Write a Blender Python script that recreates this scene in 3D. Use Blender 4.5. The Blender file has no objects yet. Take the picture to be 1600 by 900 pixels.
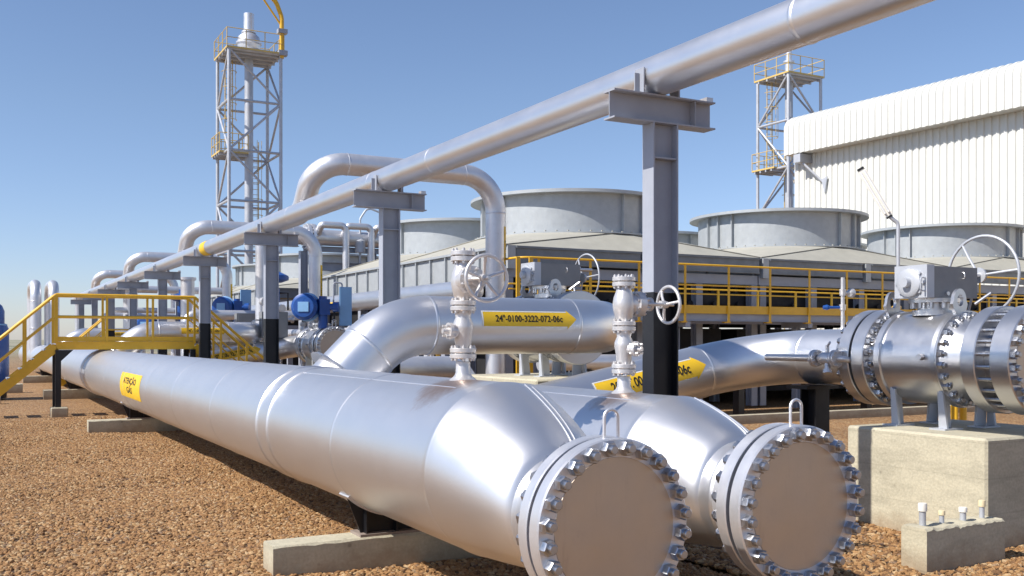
import bpy, math, random
from mathutils import Vector, Matrix
random.seed(7)
PI = math.pi
R = math.radians
sc = bpy.context.scene
C = sc.collection
V = Vector

# ------------------------------------------------------------------ mesh builder
def frame(axis):
    a = V(axis).normalized()
    ref = V((0, 0, 1)) if abs(a.z) < 0.95 else V((0, 1, 0))
    u = ref.cross(a).normalized()
    w = a.cross(u).normalized()
    return a, u, w

class MB:
    def __init__(s):
        s.v = []; s.f = []
    def add(s, vs, fs):
        b = len(s.v)
        s.v += [tuple(p) for p in vs]
        s.f += [tuple(i + b for i in f) for f in fs]
    def obox(s, c, ax, ay, az):
        c, ax, ay, az = V(c), V(ax), V(ay), V(az)
        vs = [c + ax*i + ay*j + az*k for k in (-1, 1) for j in (-1, 1) for i in (-1, 1)]
        fs = [(0, 2, 3, 1), (4, 5, 7, 6), (0, 1, 5, 4), (2, 6, 7, 3), (0, 4, 6, 2), (1, 3, 7, 5)]
        if ax.cross(ay).dot(az) < 0: fs = [f[::-1] for f in fs]
        s.add(vs, fs)
    def box(s, x0, x1, y0, y1, z0, z1):
        s.obox(((x0+x1)/2, (y0+y1)/2, (z0+z1)/2), ((x1-x0)/2, 0, 0), (0, (y1-y0)/2, 0), (0, 0, (z1-z0)/2))
    def bar(s, p, q, w, h, up=(0, 0, 1)):
        p, q = V(p), V(q); d = q - p
        a = d.normalized(); side = a.cross(V(up))
        if side.length < 1e-4: side = a.cross(V((0, 1, 0)))
        side.normalize(); n = side.cross(a)
        s.obox((p+q)/2, d/2, side*w/2, n*h/2)
    def tube(s, pts, r, n=12, cap=True):
        pts = [V(p) for p in pts]
        m = len(pts)
        rs = r if isinstance(r, (list, tuple)) else [r]*m
        tang = []
        for i in range(m):
            t = pts[min(i+1, m-1)] - pts[max(i-1, 0)]
            tang.append(t.normalized())
        a, u, w = frame(tang[0])
        vs = []; fs = []
        for i in range(m):
            t = tang[i]
            u = (u - t*u.dot(t)).normalized()
            w = t.cross(u)
            for k in range(n):
                q = 2*PI*k/n
                vs.append(pts[i] + (u*math.cos(q) + w*math.sin(q))*rs[i])
        for i in range(m-1):
            for k in range(n):
                k2 = (k+1) % n
                fs.append((i*n+k, i*n+k2, (i+1)*n+k2, (i+1)*n+k))
        if cap:
            fs.append(tuple(range(n-1, -1, -1)))
            fs.append(tuple((m-1)*n + k for k in range(n)))
        s.add(vs, fs)
    def lathe(s, o, axis, prof, n=32, phase=0.0):
        """prof = [(distance along axis, radius)]; radius 0 closes with a pole"""
        o = V(o); a, u, w = frame(axis)
        vs = []; fs = []; rows = []
        for t, r in prof:
            if r < 1e-6:
                rows.append([len(vs)]); vs.append(o + a*t)
            else:
                rows.append(list(range(len(vs), len(vs)+n)))
                for k in range(n):
                    q = 2*PI*k/n + phase
                    vs.append(o + a*t + (u*math.cos(q) + w*math.sin(q))*r)
        for r0, r1 in zip(rows[:-1], rows[1:]):
            for k in range(n):
                k2 = (k+1) % n
                if len(r0) == 1 and len(r1) == 1: continue
                if len(r0) == 1: fs.append((r0[0], r1[k2], r1[k]))
                elif len(r1) == 1: fs.append((r0[k], r0[k2], r1[0]))
                else: fs.append((r0[k], r0[k2], r1[k2], r1[k]))
        s.add(vs, fs)
    def cyl(s, p, q, r, n=12):
        p, q = V(p), V(q)
        s.lathe(p, q-p, [(0, 0), (0, r), ((q-p).length, r), ((q-p).length, 0)], n)
    def torus(s, c, axis, Rr, r, n=32, m=8):
        a, u, w = frame(axis); c = V(c)
        vs = []; fs = []
        for i in range(n):
            q = 2*PI*i/n; d = u*math.cos(q) + w*math.sin(q)
            for j in range(m):
                p = 2*PI*j/m
                vs.append(c + d*(Rr + r*math.cos(p)) + a*r*math.sin(p))
        for i in range(n):
            for j in range(m):
                i2 = (i+1) % n; j2 = (j+1) % m
                fs.append((i*m+j, i2*m+j, i2*m+j2, i*m+j2))
        s.add(vs, fs)
    def prism(s, poly, thick):
        """poly: list of 3D points (planar), extruded by vector thick"""
        t = V(thick); n = len(poly)
        vs = [V(p) for p in poly] + [V(p)+t for p in poly]
        fs = [tuple(range(n-1, -1, -1)), tuple(range(n, 2*n))]
        for i in range(n):
            j = (i+1) % n
            fs.append((i, j, n+j, n+i))
        s.add(vs, fs)
    def ibeam(s, p, q, depth, width, tf, tw, dd):
        """I section from p to q; dd = direction of its depth"""
        p, q = V(p), V(q); L = (q-p)/2; c = (p+q)/2
        d = V(dd).normalized(); w = L.normalized().cross(d)
        s.obox(c + d*(depth-tf)/2, L, w*width/2, d*tf/2)
        s.obox(c - d*(depth-tf)/2, L, w*width/2, d*tf/2)
        s.obox(c, L, w*tw/2, d*(depth-2*tf)/2)
    def build(s, name, mat, parent=None, origin=None, flat=False):
        me = bpy.data.meshes.new(name)
        if parent is not None:
            o = V(parent['_o']) if '_o' in parent else V((0, 0, 0))
        else:
            o = V(origin) if origin is not None else V((0, 0, 0))
        me.from_pydata([(p[0]-o.x, p[1]-o.y, p[2]-o.z) for p in s.v], [], s.f)
        me.materials.append(mat)
        me.update()
        if not flat:
            me.polygons.foreach_set('use_smooth', [True]*len(me.polygons))
            me.set_sharp_from_angle(angle=R(38))
        ob = bpy.data.objects.new(name, me)
        C.objects.link(ob)
        ob['_o'] = tuple(o)
        if parent is not None: ob.parent = parent
        else: ob.location = o
        return ob

def tag(o, label=None, cat=None, group=None, kind=None):
    if label: o['label'] = label
    if cat: o['category'] = cat
    if group: o['group'] = group
    if kind: o['kind'] = kind
    return o

def thing(name, label, cat, loc=(0, 0, 0), group=None):
    o = bpy.data.objects.new(name, None)
    o.empty_display_size = 0.2
    C.objects.link(o); o.location = loc; o['_o'] = tuple(loc)
    return tag(o, label, cat, group)

def copy_tree(o, parent=None, loc=None, label=None, group=None):
    c = o.copy(); C.objects.link(c)
    if parent is not None: c.parent = parent
    if loc is not None: c.location = loc
    if label: c['label'] = label
    if group: c['group'] = group
    for ch in list(o.children): copy_tree(ch, c)
    return c

def fillet(pts, rad, n=8):
    pts = [V(p) for p in pts]; out = [pts[0]]
    for i in range(1, len(pts)-1):
        r = rad[i-1] if isinstance(rad, (list, tuple)) else rad
        a = (pts[i-1]-pts[i]).normalized(); b = (pts[i+1]-pts[i]).normalized()
        ang = a.angle(b)
        if r <= 0 or ang > PI-0.02: out.append(pts[i]); continue
        t = r/math.tan(ang/2)
        c = pts[i] + (a+b).normalized()*(r/math.sin(ang/2))
        p0 = pts[i]+a*t; p1 = pts[i]+b*t
        v0 = p0-c; v1 = p1-c; th = v0.angle(v1)
        for k in range(n+1):
            q = th*k/n
            out.append(c + (v0*math.sin(th-q) + v1*math.sin(q))/math.sin(th))
    out.append(pts[-1])
    return out

# ------------------------------------------------------------------ materials
def mat_base(name):
    m = bpy.data.materials.new(name); m.use_nodes = True
    nt = m.node_tree; b = nt.nodes['Principled BSDF']
    return m, nt, b
def N(nt, t, **kw):
    n = nt.nodes.new(t)
    for k, v in kw.items():
        if k in n.inputs: n.inputs[k].default_value = v
        else: setattr(n, k, v)
    return n
def ramp(nt, stops):
    r = nt.nodes.new('ShaderNodeValToRGB'); el = r.color_ramp.elements
    while len(el) < len(stops): el.new(0.5)
    for e, (p, c) in zip(el, stops):
        e.position = p; e.color = (c[0], c[1], c[2], 1) if isinstance(c, (tuple, list)) else (c, c, c, 1)
    return r
def paint(name, col, rough=0.5, metal=0.0, var=0.15, scale=3.0, rvar=0.12, bump=0.0, bscale=60, dirt=None, coord='Object', spec=0.5, stain=None, streak=None):
    m, nt, b = mat_base(name); L = nt.links
    tc = N(nt, 'ShaderNodeTexCoord')
    n1 = N(nt, 'ShaderNodeTexNoise', Scale=scale, Detail=6.0, Roughness=0.65)
    L.new(tc.outputs[coord], n1.inputs['Vector'])
    lo = tuple(c*(1-var) for c in col); hi = tuple(min(1, c*(1+var*0.6)) for c in col)
    rp = ramp(nt, [(0.3, lo), (0.7, hi)])
    L.new(n1.outputs['Fac'], rp.inputs['Fac'])
    out = rp.outputs['Color']
    if dirt:
        n2 = N(nt, 'ShaderNodeTexNoise', Scale=scale*2.3, Detail=8.0, Roughness=0.75)
        L.new(tc.outputs[coord], n2.inputs['Vector'])
        r2 = ramp(nt, [(dirt[1], 0.0), (min(1, dirt[1]+0.2), dirt[2])])
        L.new(n2.outputs['Fac'], r2.inputs['Fac'])
        mx = N(nt, 'ShaderNodeMix', data_type='RGBA')
        L.new(r2.outputs['Color'], mx.inputs[0]); L.new(out, mx.inputs[6])
        mx.inputs[7].default_value = (*dirt[0], 1)
        out = mx.outputs[2]
    if streak:
        mp = N(nt, 'ShaderNodeMapping'); mp.inputs['Scale'].default_value = streak[0]
        L.new(tc.outputs[coord], mp.inputs['Vector'])
        ns = N(nt, 'ShaderNodeTexNoise', Scale=1.0, Detail=7.0, Roughness=0.7); L.new(mp.outputs[0], ns.inputs['Vector'])
        rs_ = ramp(nt, [(streak[2], 0.0), (streak[2]+0.22, streak[3])]); L.new(ns.outputs['Fac'], rs_.inputs['Fac'])
        mx = N(nt, 'ShaderNodeMix', data_type='RGBA'); L.new(rs_.outputs['Color'], mx.inputs[0]); L.new(out, mx.inputs[6])
        mx.inputs[7].default_value = (*streak[1], 1); out = mx.outputs[2]
    if stain:
        for (cen, sc_, colr, amt) in stain:
            mp = N(nt, 'ShaderNodeMapping'); mp.vector_type = 'POINT'
            mp.inputs['Location'].default_value = tuple(-c*k for c, k in zip(cen, sc_)); mp.inputs['Scale'].default_value = sc_
            L.new(tc.outputs[coord], mp.inputs['Vector'])
            ln = N(nt, 'ShaderNodeVectorMath', operation='LENGTH'); L.new(mp.outputs[0], ln.inputs[0])
            nn = N(nt, 'ShaderNodeTexNoise', Scale=9.0, Detail=6.0, Roughness=0.7); L.new(tc.outputs[coord], nn.inputs['Vector'])
            ad = N(nt, 'ShaderNodeMath', operation='ADD'); L.new(ln.outputs['Value'], ad.inputs[0]); L.new(nn.outputs['Fac'], ad.inputs[1])
            rs_ = ramp(nt, [(0.62, amt), (1.0, 0.0)])
            sb = N(nt, 'ShaderNodeMath', operation='MULTIPLY'); sb.inputs[1].default_value = 0.66; L.new(ad.outputs[0], sb.inputs[0])
            L.new(sb.outputs[0], rs_.inputs['Fac'])
            mx = N(nt, 'ShaderNodeMix', data_type='RGBA'); L.new(rs_.outputs['Color'], mx.inputs[0]); L.new(out, mx.inputs[6])
            mx.inputs[7].default_value = (*colr, 1); out = mx.outputs[2]
    L.new(out, b.inputs['Base Color'])
    rr = ramp(nt, [(0.3, max(0.02, rough-rvar)), (0.7, min(1, rough+rvar))])
    n3 = N(nt, 'ShaderNodeTexNoise', Scale=scale*1.7, Detail=4.0)
    L.new(tc.outputs[coord], n3.inputs['Vector'])
    L.new(n3.outputs['Fac'], rr.inputs['Fac']); L.new(rr.outputs['Color'], b.inputs['Roughness'])
    b.inputs['Metallic'].default_value = metal
    b.inputs['Specular IOR Level'].default_value = spec
    if bump > 0:
        n4 = N(nt, 'ShaderNodeTexNoise', Scale=bscale, Detail=3.0)
        L.new(tc.outputs[coord], n4.inputs['Vector'])
        bp = N(nt, 'ShaderNodeBump', Strength=bump, Distance=0.01)
        L.new(n4.outputs['Fac'], bp.inputs['Height']); L.new(bp.outputs['Normal'], b.inputs['Normal'])
    return m

SILVER = paint('aluminium_paint', (0.78, 0.78, 0.79), 0.38, 0.92, 0.025, 2.2, 0.02, 0.03, 25, dirt=((0.62, 0.57, 0.52), 0.62, 0.22))
SILVERH = paint('aluminium_paint_header', (0.75, 0.745, 0.75), 0.39, 0.92, 0.02, 2.2, 0.012, 0.03, 25, dirt=((0.60, 0.55, 0.50), 0.62, 0.16),
    streak=((0.8, 0.5, 9.0), (0.66, 0.62, 0.57), 0.55, 0.14), stain=[((-0.14, 1.62, 1.44), (3.2, 3.4, 3.5), (0.42, 0.24, 0.13), 0.75)])
SILVER2 = paint('aluminium_paint_matt', (0.72, 0.72, 0.74), 0.42, 0.72, 0.08, 3.0, 0.06, 0.08, 40, dirt=((0.42, 0.37, 0.32), 0.58, 0.4))
STEEL = paint('machined_steel', (0.60, 0.60, 0.615), 0.33, 0.88, 0.05, 5.0, 0.03, 0.02, 80, dirt=((0.45, 0.42, 0.38), 0.66, 0.25))
BLANK = paint('blank_steel_ground_tint', (0.57, 0.485, 0.395), 0.44, 0.85, 0.06, 2.5, 0.06, 0.04, 60, dirt=((0.45, 0.37, 0.33), 0.58, 0.6), streak=((9.0, 5.0, 1.3), (0.36, 0.30, 0.255), 0.56, 0.5))  # brown of the reflected gravel is put into this steel's base colour
BOLT = paint('zinc_bolt', (0.46, 0.47, 0.50), 0.38, 1.0, 0.2, 20.0, 0.1)
WHITEPIPE = paint('silver_white_valve', (0.66, 0.64, 0.63), 0.40, 0.6, 0.10, 9.0, 0.08, 0.15, 50, dirt=((0.4, 0.33, 0.3), 0.6, 0.5))
GREY = paint('grey_steel_paint', (0.33, 0.35, 0.40), 0.45, 0.0, 0.10, 2.5, 0.1, 0.05, 50, dirt=((0.2, 0.18, 0.16), 0.62, 0.4))
TOWERGREY = paint('galvanised_tower', (0.50, 0.52, 0.56), 0.5, 0.35, 0.12, 2.0)
BLACK = paint('black_paint', (0.008, 0.008, 0.010), 0.45, 0.0, 0.3, 3.0, 0.1)
DARK = paint('dark_parts_and_shade', (0.018, 0.018, 0.02), 0.7, 0.0, 0.4, 2.0)  # near-black parts, and the painted-in shade inside the coolers
YELLOW = paint('yellow_paint', (0.76, 0.43, 0.025), 0.42, 0.0, 0.12, 4.0, 0.1, 0.0, 50, dirt=((0.3, 0.17, 0.04), 0.62, 0.5))
SIGN = paint('yellow_sign', (0.80, 0.50, 0.02), 0.5, 0.0, 0.07, 4.0)
INK = paint('black_ink', (0.012, 0.012, 0.012), 0.6)
EDGE = paint('white_sign_edge', (0.75, 0.74, 0.70), 0.5)
BLUE = paint('blue_enamel', (0.014, 0.075, 0.30), 0.35, 0.0, 0.15, 3.0)
LBLUE = paint('light_blue_panel', (0.22, 0.42, 0.68), 0.45, 0.0, 0.1, 3.0)
GALV = paint('galvanised_sheet', (0.42, 0.445, 0.46), 0.55, 0.3, 0.09, 5.0, 0.1, 0.03, 20)
PANEL = paint('galvanised_panel', (0.20, 0.22, 0.24), 0.55, 0.2, 0.16, 3.0, 0.08)
ROOF = paint('beige_roof_sheet', (0.41, 0.395, 0.335), 0.65, 0.0, 0.10, 2.0, dirt=((0.34, 0.32, 0.26), 0.58, 0.5))
WHITE = paint('white_cladding', (0.66, 0.66, 0.62), 0.5, 0.0, 0.05, 0.7, 0.08, dirt=((0.62, 0.60, 0.54), 0.62, 0.3))
PLASTIC = paint('white_plastic', (0.78, 0.75, 0.68), 0.5, 0.0, 0.08, 12.0)
CREAM = paint('cream_plastic', (0.72, 0.60, 0.38), 0.5, 0.0, 0.08, 12.0)
CABINET = paint('grey_cabinet', (0.22, 0.225, 0.23), 0.5, 0.0, 0.1, 4.0)
LENS = paint('lamp_tube', (0.82, 0.82, 0.80), 0.2)
RUST = paint('rusty_plate', (0.30, 0.24, 0.20), 0.75, 0.1, 0.3, 20.0)

def concrete(name, col):
    m, nt, b = mat_base(name); L = nt.links
    tc = N(nt, 'ShaderNodeTexCoord')
    mp = N(nt, 'ShaderNodeMapping'); mp.inputs['Scale'].default_value = (1, 1, 3.5)
    L.new(tc.outputs['Object'], mp.inputs['Vector'])
    n1 = N(nt, 'ShaderNodeTexNoise', Scale=2.2, Detail=8.0, Roughness=0.7)
    L.new(mp.outputs[0], n1.inputs['Vector'])
    n2 = N(nt, 'ShaderNodeTexNoise', Scale=45.0, Detail=4.0)
    L.new(tc.outputs['Object'], n2.inputs['Vector'])
    vo = N(nt, 'ShaderNodeTexVoronoi', Scale=5.0); L.new(tc.outputs['Object'], vo.inputs['Vector'])
    pit = ramp(nt, [(0.05, 0.45), (0.10, 1.0)]); L.new(vo.outputs['Distance'], pit.inputs['Fac'])
    r1 = ramp(nt, [(0.25, tuple(c*0.72 for c in col)), (0.55, col), (0.8, tuple(min(1, c*1.12) for c in col))])
    L.new(n1.outputs['Fac'], r1.inputs['Fac'])
    r2 = ramp(nt, [(0.3, 0.88), (0.7, 1.06)]); L.new(n2.outputs['Fac'], r2.inputs['Fac'])
    m1 = N(nt, 'ShaderNodeMix', data_type='RGBA', blend_type='MULTIPLY'); m1.inputs[0].default_value = 1
    L.new(r1.outputs[0], m1.inputs[6]); L.new(r2.outputs[0], m1.inputs[7])
    m2 = N(nt, 'ShaderNodeMix', data_type='RGBA', blend_type='MULTIPLY'); m2.inputs[0].default_value = 0.6
    L.new(m1.outputs[2], m2.inputs[6]); L.new(pit.outputs[0], m2.inputs[7])
    # soil splash along the foot and faint formwork board lines
    sz = N(nt, 'ShaderNodeSeparateXYZ'); L.new(tc.outputs['Object'], sz.inputs[0])
    n5 = N(nt, 'ShaderNodeTexNoise', Scale=7.0, Detail=6.0, Roughness=0.7); L.new(tc.outputs['Object'], n5.inputs['Vector'])
    a5 = N(nt, 'ShaderNodeMath', operation='MULTIPLY_ADD'); a5.inputs[1].default_value = 0.30; L.new(n5.outputs['Fac'], a5.inputs[0]); L.new(sz.outputs[2], a5.inputs[2])
    r5 = ramp(nt, [(0.12, 0.75), (0.34, 0.0)]); L.new(a5.outputs[0], r5.inputs['Fac'])
    m5 = N(nt, 'ShaderNodeMix', data_type='RGBA'); L.new(r5.outputs[0], m5.inputs[0]); L.new(m2.outputs[2], m5.inputs[6]); m5.inputs[7].default_value = (0.26, 0.17, 0.095, 1)
    f6 = N(nt, 'ShaderNodeMath', operation='PINGPONG'); f6.inputs[1].default_value = 0.145; L.new(sz.outputs[2], f6.inputs[0])
    r6 = ramp(nt, [(0.0, 0.80), (0.007, 1.0)]); L.new(f6.outputs[0], r6.inputs['Fac'])
    m6 = N(nt, 'ShaderNodeMix', data_type='RGBA', blend_type='MULTIPLY'); m6.inputs[0].default_value = 0.7; L.new(m5.outputs[2], m6.inputs[6]); L.new(r6.outputs[0], m6.inputs[7])
    L.new(m6.outputs[2], b.inputs['Base Color'])
    b.inputs['Roughness'].default_value = 0.9
    bp = N(nt, 'ShaderNodeBump', Strength=0.35, Distance=0.01)
    L.new(n2.outputs['Fac'], bp.inputs['Height']); L.new(bp.outputs[0], b.inputs['Normal'])
    return m
CONC = concrete('cast_concrete', (0.50, 0.455, 0.335))

def gravel_mat(name, island):
    m, nt, b = mat_base(name); L = nt.links
    cols = [(0.0, (0.14, 0.072, 0.032)), (0.2, (0.25, 0.128, 0.048)), (0.42, (0.345, 0.190, 0.075)), (0.62, (0.285, 0.142, 0.052)),
            (0.8, (0.39, 0.235, 0.10)), (0.93, (0.46, 0.32, 0.175)), (1.0, (0.17, 0.10, 0.065))]
    r = ramp(nt, cols)
    if island:
        g = N(nt, 'ShaderNodeObjectInfo')
        L.new(g.outputs['Random'], r.inputs['Fac'])
        tc = N(nt, 'ShaderNodeTexCoord')
        n = N(nt, 'ShaderNodeTexNoise', Scale=2.5, Detail=4.0); L.new(tc.outputs['Object'], n.inputs['Vector'])
        r2 = ramp(nt, [(0.3, 0.75), (0.7, 1.15)]); L.new(n.outputs['Fac'], r2.inputs['Fac'])
        mx = N(nt, 'ShaderNodeMix', data_type='RGBA', blend_type='MULTIPLY'); mx.inputs[0].default_value = 1
        L.new(r.outputs[0], mx.inputs[6]); L.new(r2.outputs[0], mx.inputs[7])
        L.new(mx.outputs[2], b.inputs['Base Color'])
    else:
        tc = N(nt, 'ShaderNodeTexCoord')
        vo = N(nt, 'ShaderNodeTexVoronoi', Scale=26.0); L.new(tc.outputs['Object'], vo.inputs['Vector'])
        sep = N(nt, 'ShaderNodeSeparateColor'); L.new(vo.outputs['Color'], sep.inputs[0])
        L.new(sep.outputs[0], r.inputs['Fac'])
        n = N(nt, 'ShaderNodeTexNoise', Scale=0.35, Detail=5.0); L.new(tc.outputs['Object'], n.inputs['Vector'])
        r2 = ramp(nt, [(0.3, 0.8), (0.7, 1.1)]); L.new(n.outputs['Fac'], r2.inputs['Fac'])
        mx = N(nt, 'ShaderNodeMix', data_type='RGBA', blend_type='MULTIPLY'); mx.inputs[0].default_value = 1
        L.new(r.outputs[0], mx.inputs[6]); L.new(r2.outputs[0], mx.inputs[7])
        L.new(mx.outputs[2], b.inputs['Base Color'])
        ln = N(nt, 'ShaderNodeVectorMath', operation='LENGTH'); L.new(tc.outputs['Object'], ln.inputs[0])
        mr = N(nt, 'ShaderNodeMapRange'); mr.inputs[1].default_value = 60; mr.inputs[2].default_value = 160; L.new(ln.outputs['Value'], mr.inputs[0])
        n9 = N(nt, 'ShaderNodeTexNoise', Scale=0.02, Detail=8.0); L.new(tc.outputs['Object'], n9.inputs['Vector'])
        r9 = ramp(nt, [(0.35, (0.16, 0.17, 0.10)), (0.6, (0.34, 0.31, 0.22))]); L.new(n9.outputs['Fac'], r9.inputs['Fac'])
        m9 = N(nt, 'ShaderNodeMix', data_type='RGBA'); L.new(mr.outputs[0], m9.inputs[0]); L.new(mx.outputs[2], m9.inputs[6]); L.new(r9.outputs[0], m9.inputs[7])
        L.new(m9.outputs[2], b.inputs['Base Color'])
        bp = N(nt, 'ShaderNodeBump', Strength=1.0, Distance=0.03); bp.invert = True
        L.new(vo.outputs['Distance'], bp.inputs['Height']); L.new(bp.outputs[0], b.inputs['Normal'])
    b.inputs['Roughness'].default_value = 0.85
    return m
SOIL_SHADE = paint('soil_gap_shade', (0.075, 0.042, 0.022), 0.95, 0.0, 0.4, 6.0)  # soil beneath, coloured extra dark to deepen the shade between the stones
GRAVEL = gravel_mat('gravel_ground', False)
STONE = gravel_mat('gravel_stone', True)

# ------------------------------------------------------------------ ground + gravel
g = MB()
g.add([(-1500, -600, -0.05), (2200, -600, -0.05), (2200, 3000, -0.05), (-1500, 3000, -0.05)], [(0, 1, 2, 3)])
tag(g.build('ground', GRAVEL, flat=True), 'brown gravel ground spreading under the whole pipe yard', 'ground', kind='structure')

import bmesh
def stone_mesh(i):
    bm = bmesh.new(); bmesh.ops.create_icosphere(bm, subdivisions=1, radius=1.0)
    rr = random.Random(i)
    for v in bm.verts:
        v.co *= rr.uniform(0.72, 1.15)
        v.co.x *= 1.25; v.co.z *= 0.72
    me = bpy.data.meshes.new('stone_shape'); bm.to_mesh(me); bm.free()
    me.materials.append(STONE)
    return me

def gravel_patch(label, polys, density, seed):
    """countless stones: one object scattered with geometry nodes on an uneven low mound"""
    m = MB()
    for (x0, x1, y0, y1, zfun) in polys:
        nx = max(2, int((x1-x0)/0.25)); ny = max(2, int((y1-y0)/0.25))
        vs = []; fs = []
        for j in range(ny+1):
            for i in range(nx+1):
                x = x0+(x1-x0)*i/nx; y = y0+(y1-y0)*j/ny
                vs.append((x, y, zfun(x, y)))
        for j in range(ny):
            for i in range(nx):
                a = j*(nx+1)+i; fs.append((a, a+1, a+nx+2, a+nx+1))
        m.add(vs, fs)
    ob = m.build('gravel', SOIL_SHADE)
    tag(ob, label, 'gravel', kind='stuff')
    shapes = [stone_mesh(seed*10+k) for k in range(3)]
    ng = bpy.data.node_groups.new('gravel_scatter', 'GeometryNodeTree')
    ng.interface.new_socket('Geometry', in_out='INPUT', socket_type='NodeSocketGeometry')
    ng.interface.new_socket('Geometry', in_out='OUTPUT', socket_type='NodeSocketGeometry')
    nd = ng.nodes; L = ng.links
    gi = nd.new('NodeGroupInput'); go = nd.new('NodeGroupOutput'); jn = nd.new('GeometryNodeJoinGeometry')
    L.new(gi.outputs[0], jn.inputs[0])
    for k, me in enumerate(shapes):
        # stone shape rebuilt inside the node group: a mesh icosphere with noise displacement
        dp = nd.new('GeometryNodeDistributePointsOnFaces'); dp.inputs['Density'].default_value = density/3; dp.inputs['Seed'].default_value = seed*7+k
        ico = nd.new('GeometryNodeMeshIcoSphere'); ico.inputs['Radius'].default_value = 1.0; ico.inputs['Subdivisions'].default_value = 2
        sp = nd.new('GeometryNodeSetPosition')
        nz = nd.new('ShaderNodeTexNoise'); nz.noise_dimensions = '4D'; nz.inputs['W'].default_value = k*7.3+seed; nz.inputs['Scale'].default_value = 0.9; nz.inputs['Detail'].default_value = 2
        sub = nd.new('ShaderNodeVectorMath'); sub.operation = 'SUBTRACT'; sub.inputs[1].default_value = (0.5, 0.5, 0.5)
        mul = nd.new('ShaderNodeVectorMath'); mul.operation = 'MULTIPLY'; mul.inputs[1].default_value = (1.9, 1.9, 1.4)
        L.new(nz.outputs['Color'], sub.inputs[0]); L.new(sub.outputs[0], mul.inputs[0])
        L.new(ico.outputs[0], sp.inputs['Geometry']); L.new(mul.outputs[0], sp.inputs['Offset'])
        sm = nd.new('GeometryNodeSetMaterial'); sm.inputs['Material'].default_value = STONE
        L.new(sp.outputs[0], sm.inputs[0])
        ins = nd.new('GeometryNodeInstanceOnPoints')
        rv = nd.new('FunctionNodeRandomValue'); rv.data_type = 'FLOAT_VECTOR'
        rv.inputs[0].default_value = (-0.5, -0.5, 0); rv.inputs[1].default_value = (0.5, 0.5, 6.28); rv.inputs['Seed'].default_value = 3+k
        rs = nd.new('FunctionNodeRandomValue'); rs.data_type = 'FLOAT_VECTOR'
        rs.inputs[0].default_value = (0.013, 0.011, 0.009); rs.inputs[1].default_value = (0.036, 0.026, 0.022); rs.inputs['Seed'].default_value = 11+k
        L.new(gi.outputs[0], dp.inputs[0]); L.new(dp.outputs[0], ins.inputs['Points']); L.new(sm.outputs[0], ins.inputs['Instance'])
        L.new(rv.outputs[0], ins.inputs['Rotation']); L.new(rs.outputs[0], ins.inputs['Scale'])
        L.new(ins.outputs[0], jn.inputs[0])
    for me in shapes: bpy.data.meshes.remove(me)
    L.new(jn.outputs[0], go.inputs[0])
    md = ob.modifiers.new('scatter', 'NODES'); md.node_group = ng
    return ob
def zl(x, y):
    return -0.012 + 0.022*math.sin(x*1.3+y*0.7) + 0.018*math.sin(y*2.1-x) + 0.012*math.sin(x*3.7+y*2.9)
def zr(x, y):
    m = max(0.0, 1 - ((x-5.6)**2 + (y-5.6)**2)/1.6)
    return zl(x, y) + 0.06*m
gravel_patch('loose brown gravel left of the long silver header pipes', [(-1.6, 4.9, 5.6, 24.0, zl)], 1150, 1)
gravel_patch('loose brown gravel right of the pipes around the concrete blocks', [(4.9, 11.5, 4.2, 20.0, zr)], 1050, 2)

# ------------------------------------------------------------------ shared small parts
def nut_mesh(s, studlen=0.30):
    """hex nut + stud end; axis +Y is outward (local), origin on the seating face. s = nut circumradius"""
    m = MB()
    a = V((0, 1, 0)); h = s*1.15
    m.lathe((0, 0, 0), a, [(0, 0), (0, s*0.99), (h*0.86, s), (h, s*0.86), (h, 0)], 6)
    m.lathe((0, h-0.0005, 0), a, [(0, s*0.56), (s*0.55, s*0.56), (s*0.64, s*0.46), (s*0.64, 0)], 12)
    me_ob = m.build('stud_bolt', BOLT)
    return me_ob
def bolt_ring(parent, centre, axis, rb, n, size, name='stud_bolt', phase=0.5):
    """individual nuts sharing one mesh, each its own part"""
    proto = nut_mesh(size); me = proto.data
    bpy.data.objects.remove(proto)
    a, u, w = frame(axis); c = V(centre)
    po = V(parent['_o'])
    rot = V((0, 1, 0)).rotation_difference(a)
    for k in range(n):
        q = 2*PI*(k+phase)/n
        ob = bpy.data.objects.new(name, me); C.objects.link(ob)
        ob.parent = parent
        ob.location = c + (u*math.cos(q)+w*math.sin(q))*rb - po
        ob.rotation_mode = 'QUATERNION'
        spin = Matrix.Rotation(random.uniform(0, 1.04), 3, a).to_quaternion()
        ob.rotation_quaternion = spin @ rot
        ob['_o'] = tuple(po)

def text_mesh(txt, height):
    cu = bpy.data.curves.new('txt', 'FONT'); cu.body = txt; cu.size = height/0.72
    cu.align_x = 'CENTER'; cu.align_y = 'CENTER'; cu.resolution_u = 3; cu.offset = height*0.03
    ob = bpy.data.objects.new('txt', cu); C.objects.link(ob)
    dg = bpy.context.evaluated_depsgraph_get(); dg.update()
    me = bpy.data.meshes.new_from_object(ob.evaluated_get(dg))
    bpy.data.objects.remove(ob); bpy.data.curves.remove(cu)
    vs = [tuple(v.co) for v in me.vertices]; fs = [tuple(p.vertices) for p in me.polygons]
    bpy.data.meshes.remove(me)
    return vs, fs
def wrap(pts2, o, along, rad, ang0, lift):
    """2D label coords -> cylinder surface; along = unit axis (text x), ang0 = angle above horizontal of the label centre line,
    the label faces side = along x up reversed"""
    al = V(along).normalized(); up0 = V((0, 0, 1)); out = al.cross(up0).normalized(); up = out.cross(al).normalized()
    res = []
    for p in pts2:
        q = ang0 + p[1]/rad
        n = out*math.cos(q) + up*math.sin(q)
        res.append(V(o) + al*p[0] + n*(rad+lift))
    return res
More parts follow.
